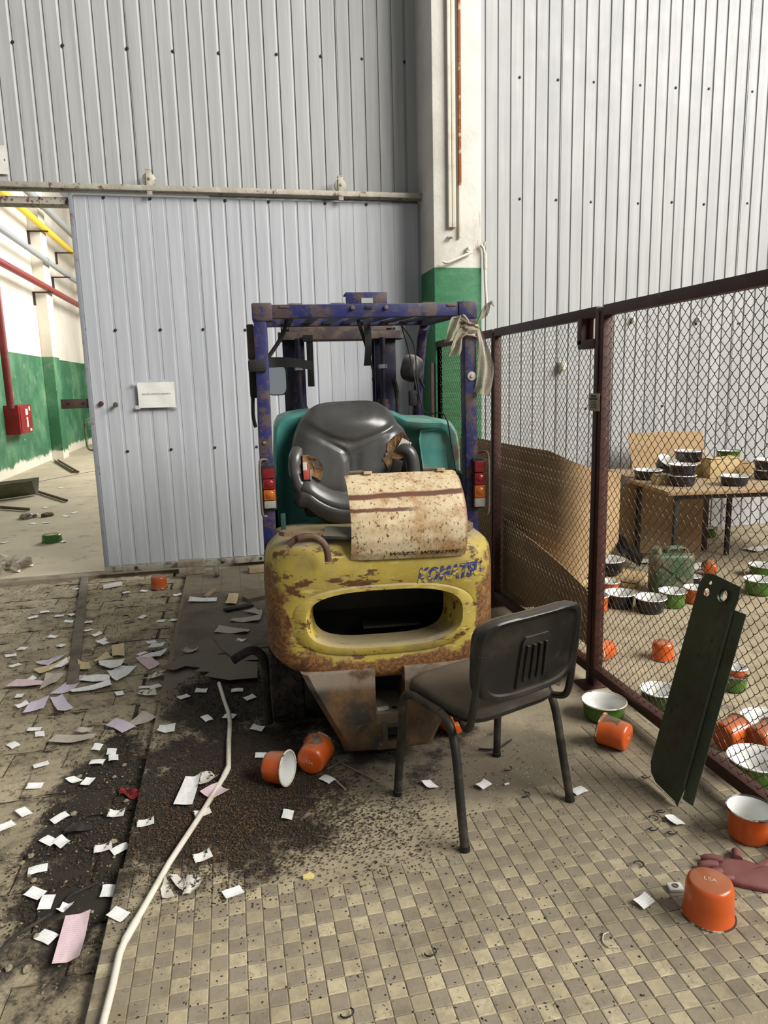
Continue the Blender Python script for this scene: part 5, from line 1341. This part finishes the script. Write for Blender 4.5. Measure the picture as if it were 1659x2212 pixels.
SHEETS = [
    ('lilac carbon sheet folded upwards just left of the wooden batten', [(-1.24, 4.422), (-1.123, 4.556), (-1.074, 4.565), (-1.155, 4.372)], M_P_LILAC),
    ('yellowed paper strip beneath the folded lilac sheet', [(-1.225, 4.314), (-1.049, 4.456), (-1.031, 4.39), (-1.176, 4.262)], M_P_TAN),
    ('white slip lying over the yellowed strip left of the batten', [(-1.142, 4.316), (-1.062, 4.426), (-1.031, 4.363), (-1.113, 4.308)], M_P_WHITE),
    ('tan paper page standing out behind the paper heap', [(-0.83, 4.605), (-0.755, 4.619), (-0.724, 4.407), (-0.798, 4.42)], M_P_TAN),
    ('tan page at the back of the paper heap', [(-0.9, 4.38), (-0.835, 4.459), (-0.786, 4.389), (-0.875, 4.346)], M_P_TAN),
    ('yellowish slip close right of the wooden batten', [(-0.986, 4.364), (-0.923, 4.346), (-0.891, 4.245), (-0.961, 4.244)], M_P_TAN),
    ('white page in the middle of the paper heap', [(-0.865, 4.343), (-0.712, 4.348), (-0.72, 4.197), (-0.837, 4.23)], M_P_WHITE),
    ('bright white page at the right end of the paper heap', [(-0.788, 4.153), (-0.746, 4.251), (-0.63, 4.218), (-0.709, 3.986)], M_P_WHITE),
    ('long lilac page at the near left side of the paper heap', [(-1.042, 3.911), (-0.974, 4.168), (-0.901, 4.167), (-0.939, 3.948)], M_P_LILAC),
    ('wide white page lying across the paper heap', [(-0.935, 4.061), (-0.904, 4.136), (-0.765, 4.122), (-0.759, 4.024)], M_P_WHITE),
    ('white page along the near edge of the paper heap', [(-0.951, 3.962), (-0.752, 4.033), (-0.728, 3.946), (-0.921, 3.899)], M_P_WHITE),
    ('long pale pink sheet left of the paper heap', [(-1.323, 4.111), (-1.283, 4.189), (-1.121, 4.113), (-1.123, 4.037)], M_P_PINK),
    ('crumpled grey page between the pink sheet and the heap', [(-1.118, 3.998), (-1.128, 4.211), (-1.032, 4.209), (-1.045, 4.08)], M_P_GREY),
    ('left half of the lilac pair below the paper heap', [(-1.128, 3.711), (-1.118, 3.827), (-1.037, 3.888), (-1.033, 3.744)], M_P_LILAC),
    ('right half of the lilac pair below the paper heap', [(-1.037, 3.888), (-0.975, 3.893), (-0.883, 3.707), (-0.956, 3.687)], M_P_LILAC),
    ('pink form lying right of the paper heap by the dark sheet', [(-0.653, 4.332), (-0.566, 4.354), (-0.495, 4.198), (-0.555, 4.15)], M_P_PINK),
    ('white sheet behind the pink form right of the heap', [(-0.653, 4.343), (-0.568, 4.426), (-0.467, 4.426), (-0.505, 4.337)], M_P_WHITE),
    ('curled white slip farthest right behind the paper heap', [(-0.598, 4.523), (-0.577, 4.568), (-0.492, 4.543), (-0.516, 4.469)], M_P_WHITE),
    ('soil-smeared white page at the dark floor edge', [(-0.571, 3.995), (-0.511, 4.087), (-0.464, 4.079), (-0.461, 3.988)], M_P_DIRTY),
    ('soil-smeared white page nearer the viewer at the dark edge', [(-0.578, 3.783), (-0.567, 3.845), (-0.485, 3.811), (-0.469, 3.732)], M_P_DIRTY),
    ('lilac form joined to a white one on the dark soil', [(-0.689, 3.463), (-0.643, 3.519), (-0.536, 3.395), (-0.597, 3.356)], M_P_LILAC),
    ('whitish form slanting away from the lilac form on dark soil', [(-0.582, 3.452), (-0.526, 3.581), (-0.446, 3.5), (-0.534, 3.412)], M_P_GREY),
    ('plain white square sheet on the dark floor', [(-0.426, 3.255), (-0.42, 3.344), (-0.346, 3.341), (-0.345, 3.25)], M_P_WHITE),
    ('long creased beige sheet lying across the old paving', [(-0.926, 3.352), (-0.904, 3.425), (-0.716, 3.383), (-0.725, 3.292)], M_P_GREY),
    ('small beige sheet behind the long creased sheet', [(-0.831, 3.431), (-0.809, 3.465), (-0.736, 3.44), (-0.762, 3.396)], M_P_GREY),
    ('narrow white paper strip on the dark floor near the door', [(-0.396, 5.342), (-0.381, 5.416), (-0.179, 5.407), (-0.183, 5.321)], M_P_WHITE),
    ('curled yellowed page on the dark floor near the door', [(-0.12, 5.216), (-0.087, 5.456), (-0.013, 5.447), (-0.036, 5.191)], M_P_TAN),
    ('grey sheet partly behind the forklift, farther one', [(0.006, 4.995), (0.09, 5.022), (0.142, 4.955), (0.138, 4.879)], M_P_GREY),
    ('long grey sheet partly behind the forklift', [(-0.096, 4.812), (-0.06, 4.881), (0.137, 4.853), (0.108, 4.74)], M_P_GREY),
    ('crumpled grey sheet left of the forklift', [(-0.189, 4.614), (-0.156, 4.747), (0.047, 4.602), (0.018, 4.527)], M_P_GREY),
    ('thin crumpled slip behind the dark metal sheet', [(-0.381, 4.294), (-0.354, 4.343), (-0.272, 4.326), (-0.311, 4.279)], M_P_GREY),
    ('white printed sheet tucked against the white pipe', [(-0.306, 2.624), (-0.271, 2.828), (-0.21, 2.819), (-0.234, 2.613)], M_P_WHITE),
    ('soil-spotted white sheet under the white pipe', [(-0.216, 2.725), (-0.21, 2.832), (-0.169, 2.835), (-0.135, 2.779)], M_P_DIRTY),
    ('pinkish sheet sticking out right of the white pipe', [(-0.209, 2.692), (-0.141, 2.736), (-0.091, 2.658), (-0.159, 2.626)], M_P_PINK),
    ('large pink ruled form on the paving in the near left', [(-0.592, 1.93), (-0.597, 2.129), (-0.524, 2.135), (-0.517, 1.929)], M_P_PINK),
    ('torn soiled paper piece at the tile edge, leftmost', [(-0.314, 2.16), (-0.301, 2.202), (-0.266, 2.113), (-0.304, 2.109)], M_P_DIRTY),
    ('torn soiled paper piece at the tile edge, middle', [(-0.292, 2.216), (-0.268, 2.223), (-0.236, 2.177), (-0.242, 2.111)], M_P_DIRTY),
    ('torn soiled paper piece at the tile edge, rightmost', [(-0.242, 2.111), (-0.232, 2.205), (-0.178, 2.172), (-0.203, 2.103)], M_P_DIRTY),
    ('white torn scrap above the pink ruled form', [(-0.628, 2.148), (-0.618, 2.193), (-0.586, 2.197), (-0.59, 2.157)], M_P_WHITE),
]
CARDS = [(-1.45, 6.536), (-1.324, 6.13), (-1.444, 5.532), (-1.496, 5.416), (-1.312, 5.396), (-1.228, 5.399), (-1.213, 5.236), (-1.076, 5.18), (-1.044, 4.998), (-0.966, 4.89), (-0.915, 4.75), (-0.888, 4.701), (-1.251, 4.926), (-1.16, 4.73), (-1.395, 4.743), (-1.432, 4.63), (-1.358, 4.445), (-0.908, 5.892), (-0.774, 5.895), (-0.494, 5.693), (-0.574, 6.409), (-0.704, 5.191), (-0.565, 5.055), (-0.479, 5.052), (-0.588, 4.627), (-0.624, 4.433), (-1.211, 4.186), (-1.209, 3.966), (-1.164, 3.838), (-0.677, 3.851), (-0.549, 3.898), (-0.495, 3.888), (-1.027, 3.526), (-0.986, 3.457), (-0.692, 3.252), (-0.619, 3.188), (-0.602, 3.129), (-0.016, 4.42), (-0.156, 4.157), (-0.071, 3.853), (0.038, 3.89), (-0.238, 3.699), (-0.326, 3.647), (-0.05, 3.655), (0.011, 3.541), (-0.201, 3.363), (-0.092, 3.355), (0.039, 3.192), (-1.084, 3.38), (-0.669, 3.116), (-0.91, 3.155), (-0.738, 2.98), (-0.68, 2.956), (-0.893, 2.976), (-0.887, 2.785), (-0.929, 2.703), (-0.738, 2.708), (-0.527, 2.681), (-0.401, 2.547), (-0.744, 2.565), (-0.698, 2.545), (-0.542, 2.472), (-0.48, 2.45), (-0.744, 2.404), (-0.722, 2.278), (-0.675, 2.225), (-0.488, 2.227), (-0.432, 2.075), (-0.639, 2.065), (-0.195, 2.556), (-0.186, 2.294), (-0.084, 2.087), (0.048, 2.931), (0.157, 2.83), (0.3, 2.669), (0.121, 2.46), (0.696, 2.521), (0.903, 2.467), (1.25, 2.334), (1.532, 2.667), (1.493, 2.072), (1.157, 1.734)]
for i, (lab, quad, m_) in enumerate(SHEETS):
    paper(lab, quad, m_, .0015 + (i % 7) * .0016)
# small cards: a few shapes shared by all of them
def card_mesh(sd, m_):
    q = random.Random(sd); t = MB(); w, h = .062, .041
    a, b = q.uniform(0, 6), q.uniform(0, 6); c0 = q.uniform(-.008, .010)
    t.grid(6, 5, lambda u, v: ((u - .5) * w, (v - .5) * h, .003 + .0018 * math.sin(u * 4 + a) + .0015 * math.sin(v * 4 + b) + max(0, c0) * (u - .5) ** 2 * 4 * (v)), .0006)
    me = t.mesh('printed_card', m_, 70)
    bm = bmesh.new(); bm.from_mesh(me); bmesh.ops.recalc_face_normals(bm, faces=bm.faces); bm.to_mesh(me); bm.free()
    return me
cmesh = [card_mesh(s_, M_CARDP) for s_ in range(6)]; dmesh = [card_mesh(s_ + 10, M_CARDD) for s_ in range(3)]
special = {(0.300, 2.669): 'small white card touching the forklift-side orange pot', (0.121, 2.46): 'plain white card lying alone on the soil right of the pipe', (0.696, 2.521): 'white card left of the near chair leg', (0.903, 2.467): 'white card lying under the black chair',
           (1.25, 2.334): 'white card at the foot of the right chair leg', (1.532, 2.667): 'white card near the green pan', (1.493, 2.072): 'white label card at the foot of the steel panel', (1.157, 1.734): 'white barcode card on the tiles left of the upside-down pot',
           (-0.084, 2.087): 'white card lying on the tiles at the soil edge', (0.048, 2.931): 'white card by the forklift tyre behind the orange pots', (0.157, 2.83): 'crumpled white card between the two orange pots'}
for (x, y) in CARDS:
    if y > 6.4: continue
    lab = special.get((x, y)); grp = None
    if not lab:
        if x < BX and y > 4.4: lab, grp = 'small white card strewn over the far part of the old paving', 'cards on the far paving'
        elif x < BX and y > 3.0: lab, grp = 'small white card strewn over the middle of the old paving', 'cards on the middle paving'
        elif x < BX: lab, grp = 'small white card strewn over the near part of the old paving', 'cards on the near paving'
        elif y > 3.0: lab, grp = 'small white card on the dark floor beside the forklift', 'cards beside the forklift'
        else: lab, grp = 'small white card on the brown soil around the white pipe', 'cards around the pipe'
    dirty = (-.6 < x < 0 and 2.2 < y < 3.2 and pq.random() < .5)
    o = inst('printed_card', pq.choice(dmesh if dirty else cmesh), None, (x, y, fz(x) + .003), (pq.uniform(-.05, .05), pq.uniform(-.05, .05), pq.uniform(-.9, .9) + pq.choice((0, math.pi / 2, 0))))
    tag(o, lab, 'card', grp)

# ================================================================ things lying on the floor
# white pipe
t = MB(); P = [(-.418, 1.45), (-.412, 1.671), (-.406, 1.787), (-.404, 1.90), (-.395, 1.955), (-.375, 2.02), (-.353, 2.09), (-.296, 2.278), (-.199, 2.539), (-.118, 2.78), (-.103, 2.823), (-.097, 2.86), (-.095, 3.092), (-.089, 3.271), (-.095, 3.38), (-.113, 3.502), (-.146, 3.759)]
t.tube([(x, y, .0115) for x, y in P], .0105, 12)
wp = empty('white_pipe', (0, 0, 0)); tag(wp, 'long bent white plastic pipe lying on the floor', 'pipe')
M_WPIPE = mat('white_plastic_pipe', '#d2cbbd', .4, var=('#b3a994', 7, .5, .75))
t.build('pipe_run', M_WPIPE, wp)
for a, b in (((-.396, 1.95), (-.372, 2.028)), ((-.118, 2.78), (-.098, 2.855))):
    t = MB(); t.tube([(a[0], a[1], .0115), (b[0], b[1], .0115)], .0122, 12); t.build('coupling', M_WPIPE, wp)
t = MB(); t.tube([(x, y, -.018) for x, y in [(p.x, p.y) for p in smooth_path([(-.86, 1.85, 0), (-.759, 2.03, 0), (-.733, 2.086, 0), (-.67, 2.14, 0), (-.621, 2.187, 0), (-.601, 2.236, 0), (-.525, 2.277, 0)], 5)]], .0055, 8)
tag(t.build('black_cable', M_RUBBER), 'black rubber cable snaking over the near left paving', 'cable')
# wooden batten along the paving
t = MB(); t.bar((-.955, 4.05, -.018), (-1.335, 6.5, -.018), .062, .022, .003); tag(t.build('wooden_batten', mat('grey_weathered_wood', '#6b6354', .85, var=('#4f483b', 5, .4, .7), bump=(30, .4))), 'long weathered wooden batten lying across the paving', 'batten')
# dark metal sheets left of the forklift
M_DSHEET = mat('dark_sheet_metal', '#4b4336', .6, .3, var=('#332c22', 5, .4, .7), dust=('#6a604c', .5))
t = MB(); t.prism([(-.48, 4.056), (-.347, 4.214), (-.23, 4.25), (-.042, 4.06), (.071, 3.976), (.062, 3.759), (-.091, 3.767), (-.228, 3.863), (-.198, 3.915), (-.295, 3.942), (-.251, 3.991), (-.337, 4.041), (-.399, 3.996)], .018, .021); tag(t.build('metal_sheet', M_DSHEET, smooth=0), 'jagged dark metal sheet lying beside the forklift', 'metal sheet')
t = MB(); t.prism([(-.20, 4.55), (-.10, 4.62), (.0, 4.45), (.09, 4.2), (.13, 4.05), (-.05, 4.08), (-.14, 4.3)], .002, .006); tag(t.build('metal_sheet', M_DSHEET, smooth=0), 'second dark sheet with a curved edge behind the jagged one', 'metal sheet')
t = MB(); t.prism([(-.42, 5.6), (.35, 5.6), (.35, 4.3), (-.42, 4.2)], -.001, .002); tag(t.build('rubber_mat', mat('dusty_floor_mat', '#6c6250', .8, var=('#524a3c', 4, .4, .7), bump=(20, .4)), smooth=0), 'dark dusty floor mat between the door and the forklift', 'mat')
# bent black pipe beside the tyre
t = MB(); pp = smooth_path([(-.055, 3.20, .352), (-.02, 3.20, .372), (.03, 3.20, .392), (.065, 3.20, .378), (.088, 3.20, .33), (.092, 3.20, .2), (.092, 3.2, .02)], 6)
t.tube(pp, .021, 14, cap=False); t.tube(pp, .017, 14, cap=False); tag(t.build('bent_black_pipe', M_RUBBER), 'bent black pipe with open end rising beside the forklift tyre', 'pipe')
# red rag
t = MB(); t.grid(12, 7, lambda u, v: (-.535 + u * .095, 2.835 - u * .055 + (v - .5) * .05 + .006 * math.sin(u * 9), -.018 + .007 * math.sin(u * 8 + v * 3) + .006 * math.sin(v * 7)), .002); tag(t.build('red_rag', mat('red_cloth', '#7d1116', .85, var=('#5c0b10', 12, .4, .7)), fix=True), 'scrap of red cloth on the dark soil', 'rag')
t = MB(); t.grid(12, 7, lambda u, v: (-.70 + u * .10, 2.60 + u * .01 + (v - .5) * .055 * math.sin(.4 + u * 2.4), -.018 + .012 * math.sin(u * 3) + .006 * math.sin(v * 7 + u * 5)), .003); tag(t.build('black_rubber_scrap', M_RUBBER, fix=True), 'dark rubber scrap on the paving near the red rag', 'rubber scrap')
# yellow leaf / foam scrap
t = MB(); t.prism([(-.018, -.01), (-.005, -.013), (.012, -.012), (.02, .0), (.012, .012), (.006, .02), (.0, .012), (-.017, .008)], 0, .006); o = t.build('yellow_foam_scrap', mat('pale_yellow_foam', '#cfc07a', .9), smooth=0); o.location = (.16, 2.105, .001); tag(o, 'pale yellow foam scrap at the soil edge', 'scrap')
# bricks by the door, wood bits
M_BRICK = mat('pale_dusty_brick', '#8f8371', .9, var=('#6f6454', 8, .4, .7), bump=(40, .5))
for lab, x, y, z, rz in (('pale brick lying lower at the door corner', -.405, 6.27, .03, 4), ('pale brick stacked on the other at the door corner', -.41, 6.30, .085, -3)):
    t = MB(); t.box((0, 0, 0), (.22, .11, .06 if z < .05 else .05), .006); o = t.build('brick', M_BRICK); o.location = (x, y, z); o.rotation_euler = (0, 0, R(rz)); tag(o, lab, 'brick')
def litter(name, label, cat, a, b, w, h, m_, z=0.0):
    t = MB(); t.bar((a[0], a[1], z + h / 2 + .002), (b[0], b[1], z + h / 2 + .002), w, h, .002); return tag(t.build(name, m_), label, cat)
M_PALEW = mat('pale_stick', '#a08e72', .8, var=('#857457', 8, .4, .7))
litter('wooden_stick', 'short pale stick lying on the dark mat', 'stick', (-.27, 5.45), (-.205, 5.63), .03, .02, M_PALEW)
litter('paper_tube', 'white cardboard tube on the paving near the door', 'tube', (-1.12, 6.09), (-.98, 6.16), .035, .03, M_PAPER, -.03)
litter('wooden_offcut', 'wood offcut under the door right side', 'offcut', (.08, 6.12), (.32, 6.16), .08, .05, M_PALEW)
litter('wooden_offcut', 'dark flat wood offcut half behind the forklift', 'offcut', (.03, 5.28), (.26, 5.38), .10, .03, M_DUSTY)
litter('rubber_strip', 'black rubber strip on the dark mat', 'strip', (-.12, 5.06), (.08, 5.14), .06, .02, M_RUBBER)
t = MB(); t.lathe([(.045, -.02), (.05, .0), (.045, .02), (.035, .02), (.04, 0), (.035, -.02), (.045, -.02)], 20, Matrix.Translation((-.19, 6.07, .05)) @ Matrix.Rotation(R(80), 4, 'Y')); tag(t.build('tape_roll', mat('grey_roll', '#6f675a', .7)), 'small grey roll on the floor near the door', 'roll')
# jaw of concrete rubble along the soil
M_RUB = mat('plaster_rubble', '#8a7e69', .95, var=('#756a56', 15, .4, .7), bump=(60, .5))
q = random.Random(9)
def chunk(sd, r):
    q = random.Random(sd); bm = bmesh.new(); bmesh.ops.create_icosphere(bm, subdivisions=2, radius=r)
    for v in bm.verts: v.co = Vector((v.co.x * q.uniform(.7, 1.3), v.co.y * q.uniform(.6, 1.1), v.co.z * q.uniform(.4, .8)))
    me = bpy.data.meshes.new('rubble_chunk'); bm.to_mesh(me); bm.free(); me.materials.append(M_RUB); return me
chs = [chunk(s_, .016) for s_ in range(5)]
for i in range(34):
    x = q.uniform(-.98, -.47); y = q.uniform(1.9, 3.1) if i < 22 else q.uniform(3.1, 6.2)
    o = inst('rubble_chunk', q.choice(chs), None, (x, y, -.022), (0, 0, q.uniform(0, 6)), (q.uniform(.35, .9),) * 3); tag(o, 'small pale lump of plaster rubble on the old paving', 'rubble', 'plaster rubble on the paving')
# maroon work glove
gl = empty('work_glove', (1.53, 1.765, 0)); tag(gl, 'maroon rubber work glove lying flat at the right edge', 'glove')
M_GLOVE = mat('maroon_rubber', '#6a2b30', .6, var=('#7d4a48', 8, .45, .7), dust=('#8a6a5c', .35))
t = MB(); gp = [(.10, .0), (.04, .055), (-.01, .075), (-.05, .065), (-.075, .03), (-.085, -.0), (-.06, -.035), (.0, -.075), (.06, -.10), (.16, -.06), (.22, .0), (.2, .05)]
gs = catmull_closed(gp, 5)
t.rings([[(x * f, y * f, z) for x, y in gs] for f, z in ((1, .002), (1.01, .009), (.96, .018), (.7, .022), (.3, .019), (.02, .018))], True, True); t.build('palm', M_GLOVE, gl, 60)
for i, (a, b, r0) in enumerate((((-.03, .06), (-.085, .095), .015), ((-.06, .045), (-.118, .065), .015), ((-.07, .015), (-.12, .02), .014), ((-.055, -.02), (-.10, -.015), .013))):
    A, B = Vector((a[0], a[1], .016)), Vector((b[0], b[1], .014))
    t = MB(); t.tube([A, A.lerp(B, .4) + Vector((0, 0, .004)), A.lerp(B, .8), B], [r0 * 1.1, r0, r0 * .95, r0 * .5], 10); t.build('finger', M_GLOVE, gl, 60)
t = MB(); t.tube([(.02, .05, .02), (.045, .09, .018), (.06, .10, .015)], [.016, .014, .008], 10); t.build('thumb', M_GLOVE, gl, 60)
# small bits of bent wire and links on the tiles
for i, (x, y) in enumerate([(1.426, 2.102), (1.475, 2.13), (1.459, 2.071), (1.389, 2.044), (1.44, 2.009), (1.655, 1.917), (1.235, 1.889), (1.862, 2.895), (1.553, 2.353), (1.04, 2.55), (1.035, 2.357), (.462, 1.697), (.2, 1.558)]):
    t = MB(); q2 = random.Random(i); a0 = q2.uniform(0, 6); n = 9
    t.tube([(.017 * math.cos(a0 + k_ * .55), .012 * math.sin(a0 + k_ * .55), .003 + .001 * k_) for k_ in range(n)], .0022, 6)
    o = t.build('wire_link', M_BLACK); o.location = (x, y, .002); tag(o, 'small dark bent wire link lying on the tiled floor', 'wire link', 'wire links on the tiles')
t = MB(); t.tube(smooth_path([(-.03, .0, .003), (-.035, .02, .003), (-.02, .045, .003), (.0, .05, .003)], 5) + [], .002, 6); t.tube([(-.03, 0, .003), (.0, -.008, .003)], .002, 6); o = t.build('cable_tie', mat('white_tie', '#b9b09c', .5)); o.location = (.99, 1.60, 0); tag(o, 'loose white cable tie on the checker tiles', 'cable tie')
ct = empty('plastic_clip', (1.286, 1.765, 0), R(-12)); tag(ct, 'small white plastic clip with a hole on the tiles', 'clip')
t = MB(); t.box((0, 0, .006), (.045, .036, .011), .004); t.build('clip_body', M_PAPER, ct)
t = MB(); t.lathe([(.004, .0), (.009, .0), (.010, .002), (.009, .003), (.004, .002)], 14, Matrix.Translation((0, 0, .0115))); t.build('clip_ring', M_DUSTY, ct)
t = MB(); t.tube([(0, 0, .004), (.02, .002, .004)], .004, 8); o = t.build('cigarette_end', M_PAPER); o.location = (.985, 2.45, .001); tag(o, 'white cigarette end under the black chair', 'cigarette end')
t = MB(); t.tube([(.33, 2.66, .004), (.36, 2.58, .004)], .004, 6); o = t.build('thin_stick', M_PALEW); tag(o, 'thin twig lying right of the orange pots', 'twig')
t = MB(); t.tube([(.31, 2.75, .004), (.37, 2.79, .004), (.50, 2.60, .004)], .0022, 6); o = t.build('bent_wire', M_PALEW); tag(o, 'thin bent wire on the concrete beside the forklift', 'wire')
t = MB(); t.tube(smooth_path([(.98, 2.74, .005), (1.06, 2.72, .006), (1.15, 2.78, .005)], 5), .004, 6); o = t.build('bark_strip', M_BLACK); tag(o, 'dark thin strip lying behind the chair legs', 'strip')

# soil crumbs: nobody could count them
def crumbs(name, n, area_fn, mcol, size, sd, z=0.0):
    q = random.Random(sd); t = MB(); k_ = 0; tries = 0
    base = [(-1, 0, 0), (1, 0, 0), (0, .8, 0), (0, -.8, 0), (0, 0, .7)]
    fc = [(0, 3, 4), (3, 1, 4), (1, 2, 4), (2, 0, 4)]
    while k_ < n and tries < n * 12:
        tries += 1
        p = area_fn(q)
        if p is None: continue
        x, y = p; s_ = size * q.uniform(.4, 1.5); a = q.uniform(0, 6.28); c, s2 = math.cos(a), math.sin(a); e = q.uniform(.4, 1.0)
        zz = (-.030 if x < BX else 0.0) + z
        t.add([(x + (vx * c - vy * e * s2) * s_, y + (vx * s2 + vy * e * c) * s_, zz + vz * s_) for vx, vy, vz in base], fc); k_ += 1
    return t.build(name, mcol, None, 0)
def in_zone(x, y, zs): return max(1 - ((x - a) / b_) ** 2 - ((y - c) / d_) ** 2 for a, c, b_, d_ in zs)
def zone_pick(x0, x1, y0, y1, soft):
    def f(q):
        x, y = q.uniform(x0, x1), q.uniform(y0, y1)
        m = in_zone(x, y, DIRT_SHADE[:1] + DIRT_SHADE[2:4])
        return (x, y) if q.random() < (max(0, min(1, m / soft + .15))) and m > -.25 else None
    return f
M_CRUMB_D = mat('dark_soil_crumbs', '#2a2118', .95, var=('#3d3022', 30, .4, .6))
M_CRUMB_T = mat('tan_soil_crumbs', '#6b4f31', .95, var=('#33271a', 60, .35, .6))
o = crumbs('dark_soil', 12000, zone_pick(-.95, .5, 1.95, 4.2, .5), M_CRUMB_D, .0045, 1); tag(o, 'dark crumbly soil spread left of the forklift', 'soil', kind='stuff')
def tanzone(q):
    x, y = q.gauss(-.12, .22), q.gauss(2.52, .22)
    return (x, y) if in_zone(x, y, DIRT_SHADE[:1]) > -.2 else None
o = crumbs('tan_soil_flakes', 9000, tanzone, M_CRUMB_T, .0036, 2, .001); tag(o, 'tan bark-like flakes scattered over the dark soil', 'soil', kind='stuff')
def openfloor(q):
    x, y = q.uniform(-.44, 1.75), q.uniform(1.35, 2.75)
    return (x, y) if (y < tile_top(x) + .5 and q.random() < (.9 if x < 1.0 else .35)) else None
o = crumbs('dark_specks', 1900, openfloor, M_CRUMB_D, .0034, 3); tag(o, 'dark specks of dirt sprinkled on the checker tiles', 'dirt', kind='stuff')
def patch(q):
    x, y = q.gauss(.42, .16), q.gauss(2.33, .16)
    return (x, y) if y > tile_top(x) - .05 and x > .1 else None
o = crumbs('soil_crumbs_on_concrete', 2400, patch, M_CRUMB_D, .0036, 4); tag(o, 'soil crumbs on the bare concrete patch before the chair', 'soil', kind='stuff')
M_CHIP = mat('white_chips', '#c9c1ae', .9)
def chips(q):
    x, y = q.gauss(1.35, .3), q.gauss(2.4, .35)
    return (x, y) if x < 1.75 and 1.4 < y < 3.3 else None
o = crumbs('white_chips', 900, chips, M_CHIP, .0022, 5); tag(o, 'tiny white paint chips strewn before the fence', 'chips', kind='stuff')
def pavdirt(q): return (q.uniform(-2.2, -.46), q.uniform(1.7, 6.3))
o = crumbs('paving_grit', 7000, pavdirt, mat('paving_grit', '#55493a', .95, var=('#8a7d66', 50, .45, .6)), .0052, 6); tag(o, 'loose grit and crumbs over the old paving', 'grit', kind='stuff')

# ================================================================ signs
sg = empty('paper_sign', (-.591, 6.378, 1.55)); tag(sg, 'white paper sign taped to the sliding door', 'sign')
t = MB(); t.grid(14, 10, lambda u, v: ((u - .5) * .30, -.004 - .003 * math.sin(u * 9) * math.sin(v * 5), (v - .5) * .212), .001); sp_ = t.build('sheet', (lambda k: (k.bump(k.noise(14, 5, .6, sc=(1, 1, 3)), .5, .006), k.done('#d5d3cb', .6))[1])(K('creased_sign_paper')), sg, 70)
vs_, fs_ = text_geo('PROSZĘ ZAMYKAĆ DRZWI !!!', .0175)
q = MB(); q.add([(v.x, -.0095, v.y + .008) for v in vs_], fs_); q.build('lettering', M_INK, sp_, 0)
M_TAPE = mat('clear_tape', '#aeb1b3', .3)
for x, z in ((-.16, .1), (-.16, -.1), (.155, -.1), (-.04, .112), (.06, .112)):
    t = MB(); t.box((x, -.001, z), (.04, .002, .03)); t.build('tape', M_TAPE, sg, 0)
sg2 = empty('paper_sign', (-1.655, 6.468, 3.40)); tag(sg2, 'white paper sign on the upper wall at the left edge', 'sign')
t = MB(); t.grid(6, 6, lambda u, v: ((u - .5) * .16, -.004, (v - .5) * .21), .001); s2_ = t.build('sheet', M_PAPER, sg2, 70)
t = MB(); t.box((.06, -.0065, .0), (.006, .002, .012)); t.build('lettering', M_INK, s2_, 0)

# ================================================================ litter on the floor of the next room
pot('green enamel basin upside down on the next room floor', (-1.96, 8.12), .105, .085, M_GREEN, 'down', 0, group=PG)
M_GUT = mat('olive_gutter', '#5b5a40', .5, var=('#4a4a35', 4, .4, .7))
t = MB(); t.grid(10, 12, lambda u, v: (-3.75 + v * .72, 11.35 + (u - .5) * .42 + v * .6, .26 - .24 * math.sin(u * math.pi)), .012); tag(t.build('gutter_profile', M_GUT, fix=True), 'olive half-round gutter lying on the next room floor', 'gutter')
for lab, a, b in (('dark rod lying across the next room floor behind the gutter', (-3.7, 13.3), (-2.4, 11.0)), ('dark rod lying near the green wall farther back', (-4.0, 17.6), (-3.08, 14.98)), ('second dark rod parallel to the one by the green wall', (-3.95, 17.7), (-2.98, 14.9)), ('short dark rod in front of the gutter', (-3.2, 10.7), (-2.75, 10.35))):
    t = MB(); t.tube([(a[0], a[1], .03), (b[0], b[1], .03)], .022, 8); tag(t.build('metal_rod', M_DUSTY), lab, 'rod')
t = MB(); t.box((-3.2, 14.3, .001), (3.2, .03, .004), 0, (0, 0, R(62))); tag(t.build('floor_joint', M_BLACK, smooth=0), 'dark crack line across the next room floor', 'crack')
def crumple(lab, name, loc, r, m_, sd, cat):
    q = random.Random(sd); bm = bmesh.new(); bmesh.ops.create_icosphere(bm, subdivisions=3, radius=r)
    for v in bm.verts:
        k_ = 1 + .25 * math.sin(v.co.x * 30 + sd) * math.sin(v.co.y * 27) + q.uniform(-.12, .12); v.co = Vector((v.co.x * k_, v.co.y * k_, max(-.02, v.co.z * .5 * k_)))
    me = bpy.data.meshes.new(name); bm.to_mesh(me); bm.free(); me.materials.append(m_)
    o = bpy.data.objects.new(name, me); COL.objects.link(o); o.location = loc; return tag(o, lab, cat)
M_FILM = mat('crumpled_film', '#a39a86', .4, var=('#6f6656', 9, .4, .65))
crumple('crumpled plastic film heap at the left doorway', 'crumpled_film', (-2.10, 6.95, .02), .20, M_FILM, 3, 'plastic film')
crumple('small heap of torn packaging on the next room floor', 'torn_packaging', (-2.62, 9.8, .02), .10, M_FILM, 5, 'packaging')
crumple('small crumpled rag beside the torn packaging', 'torn_packaging', (-2.4, 9.85, .02), .07, M_DUSTY, 6, 'packaging')
q = random.Random(31)
for i in range(16):
    x = q.uniform(-2.9, -1.5); y = q.uniform(7.2, 13)
    o = inst('printed_card', q.choice(cmesh), None, (x, y, .003), (0, 0, q.uniform(-1, 1)), (1.5, 1.5, 1)); tag(o, 'small white card on the concrete of the next room', 'card', 'cards in the next room')
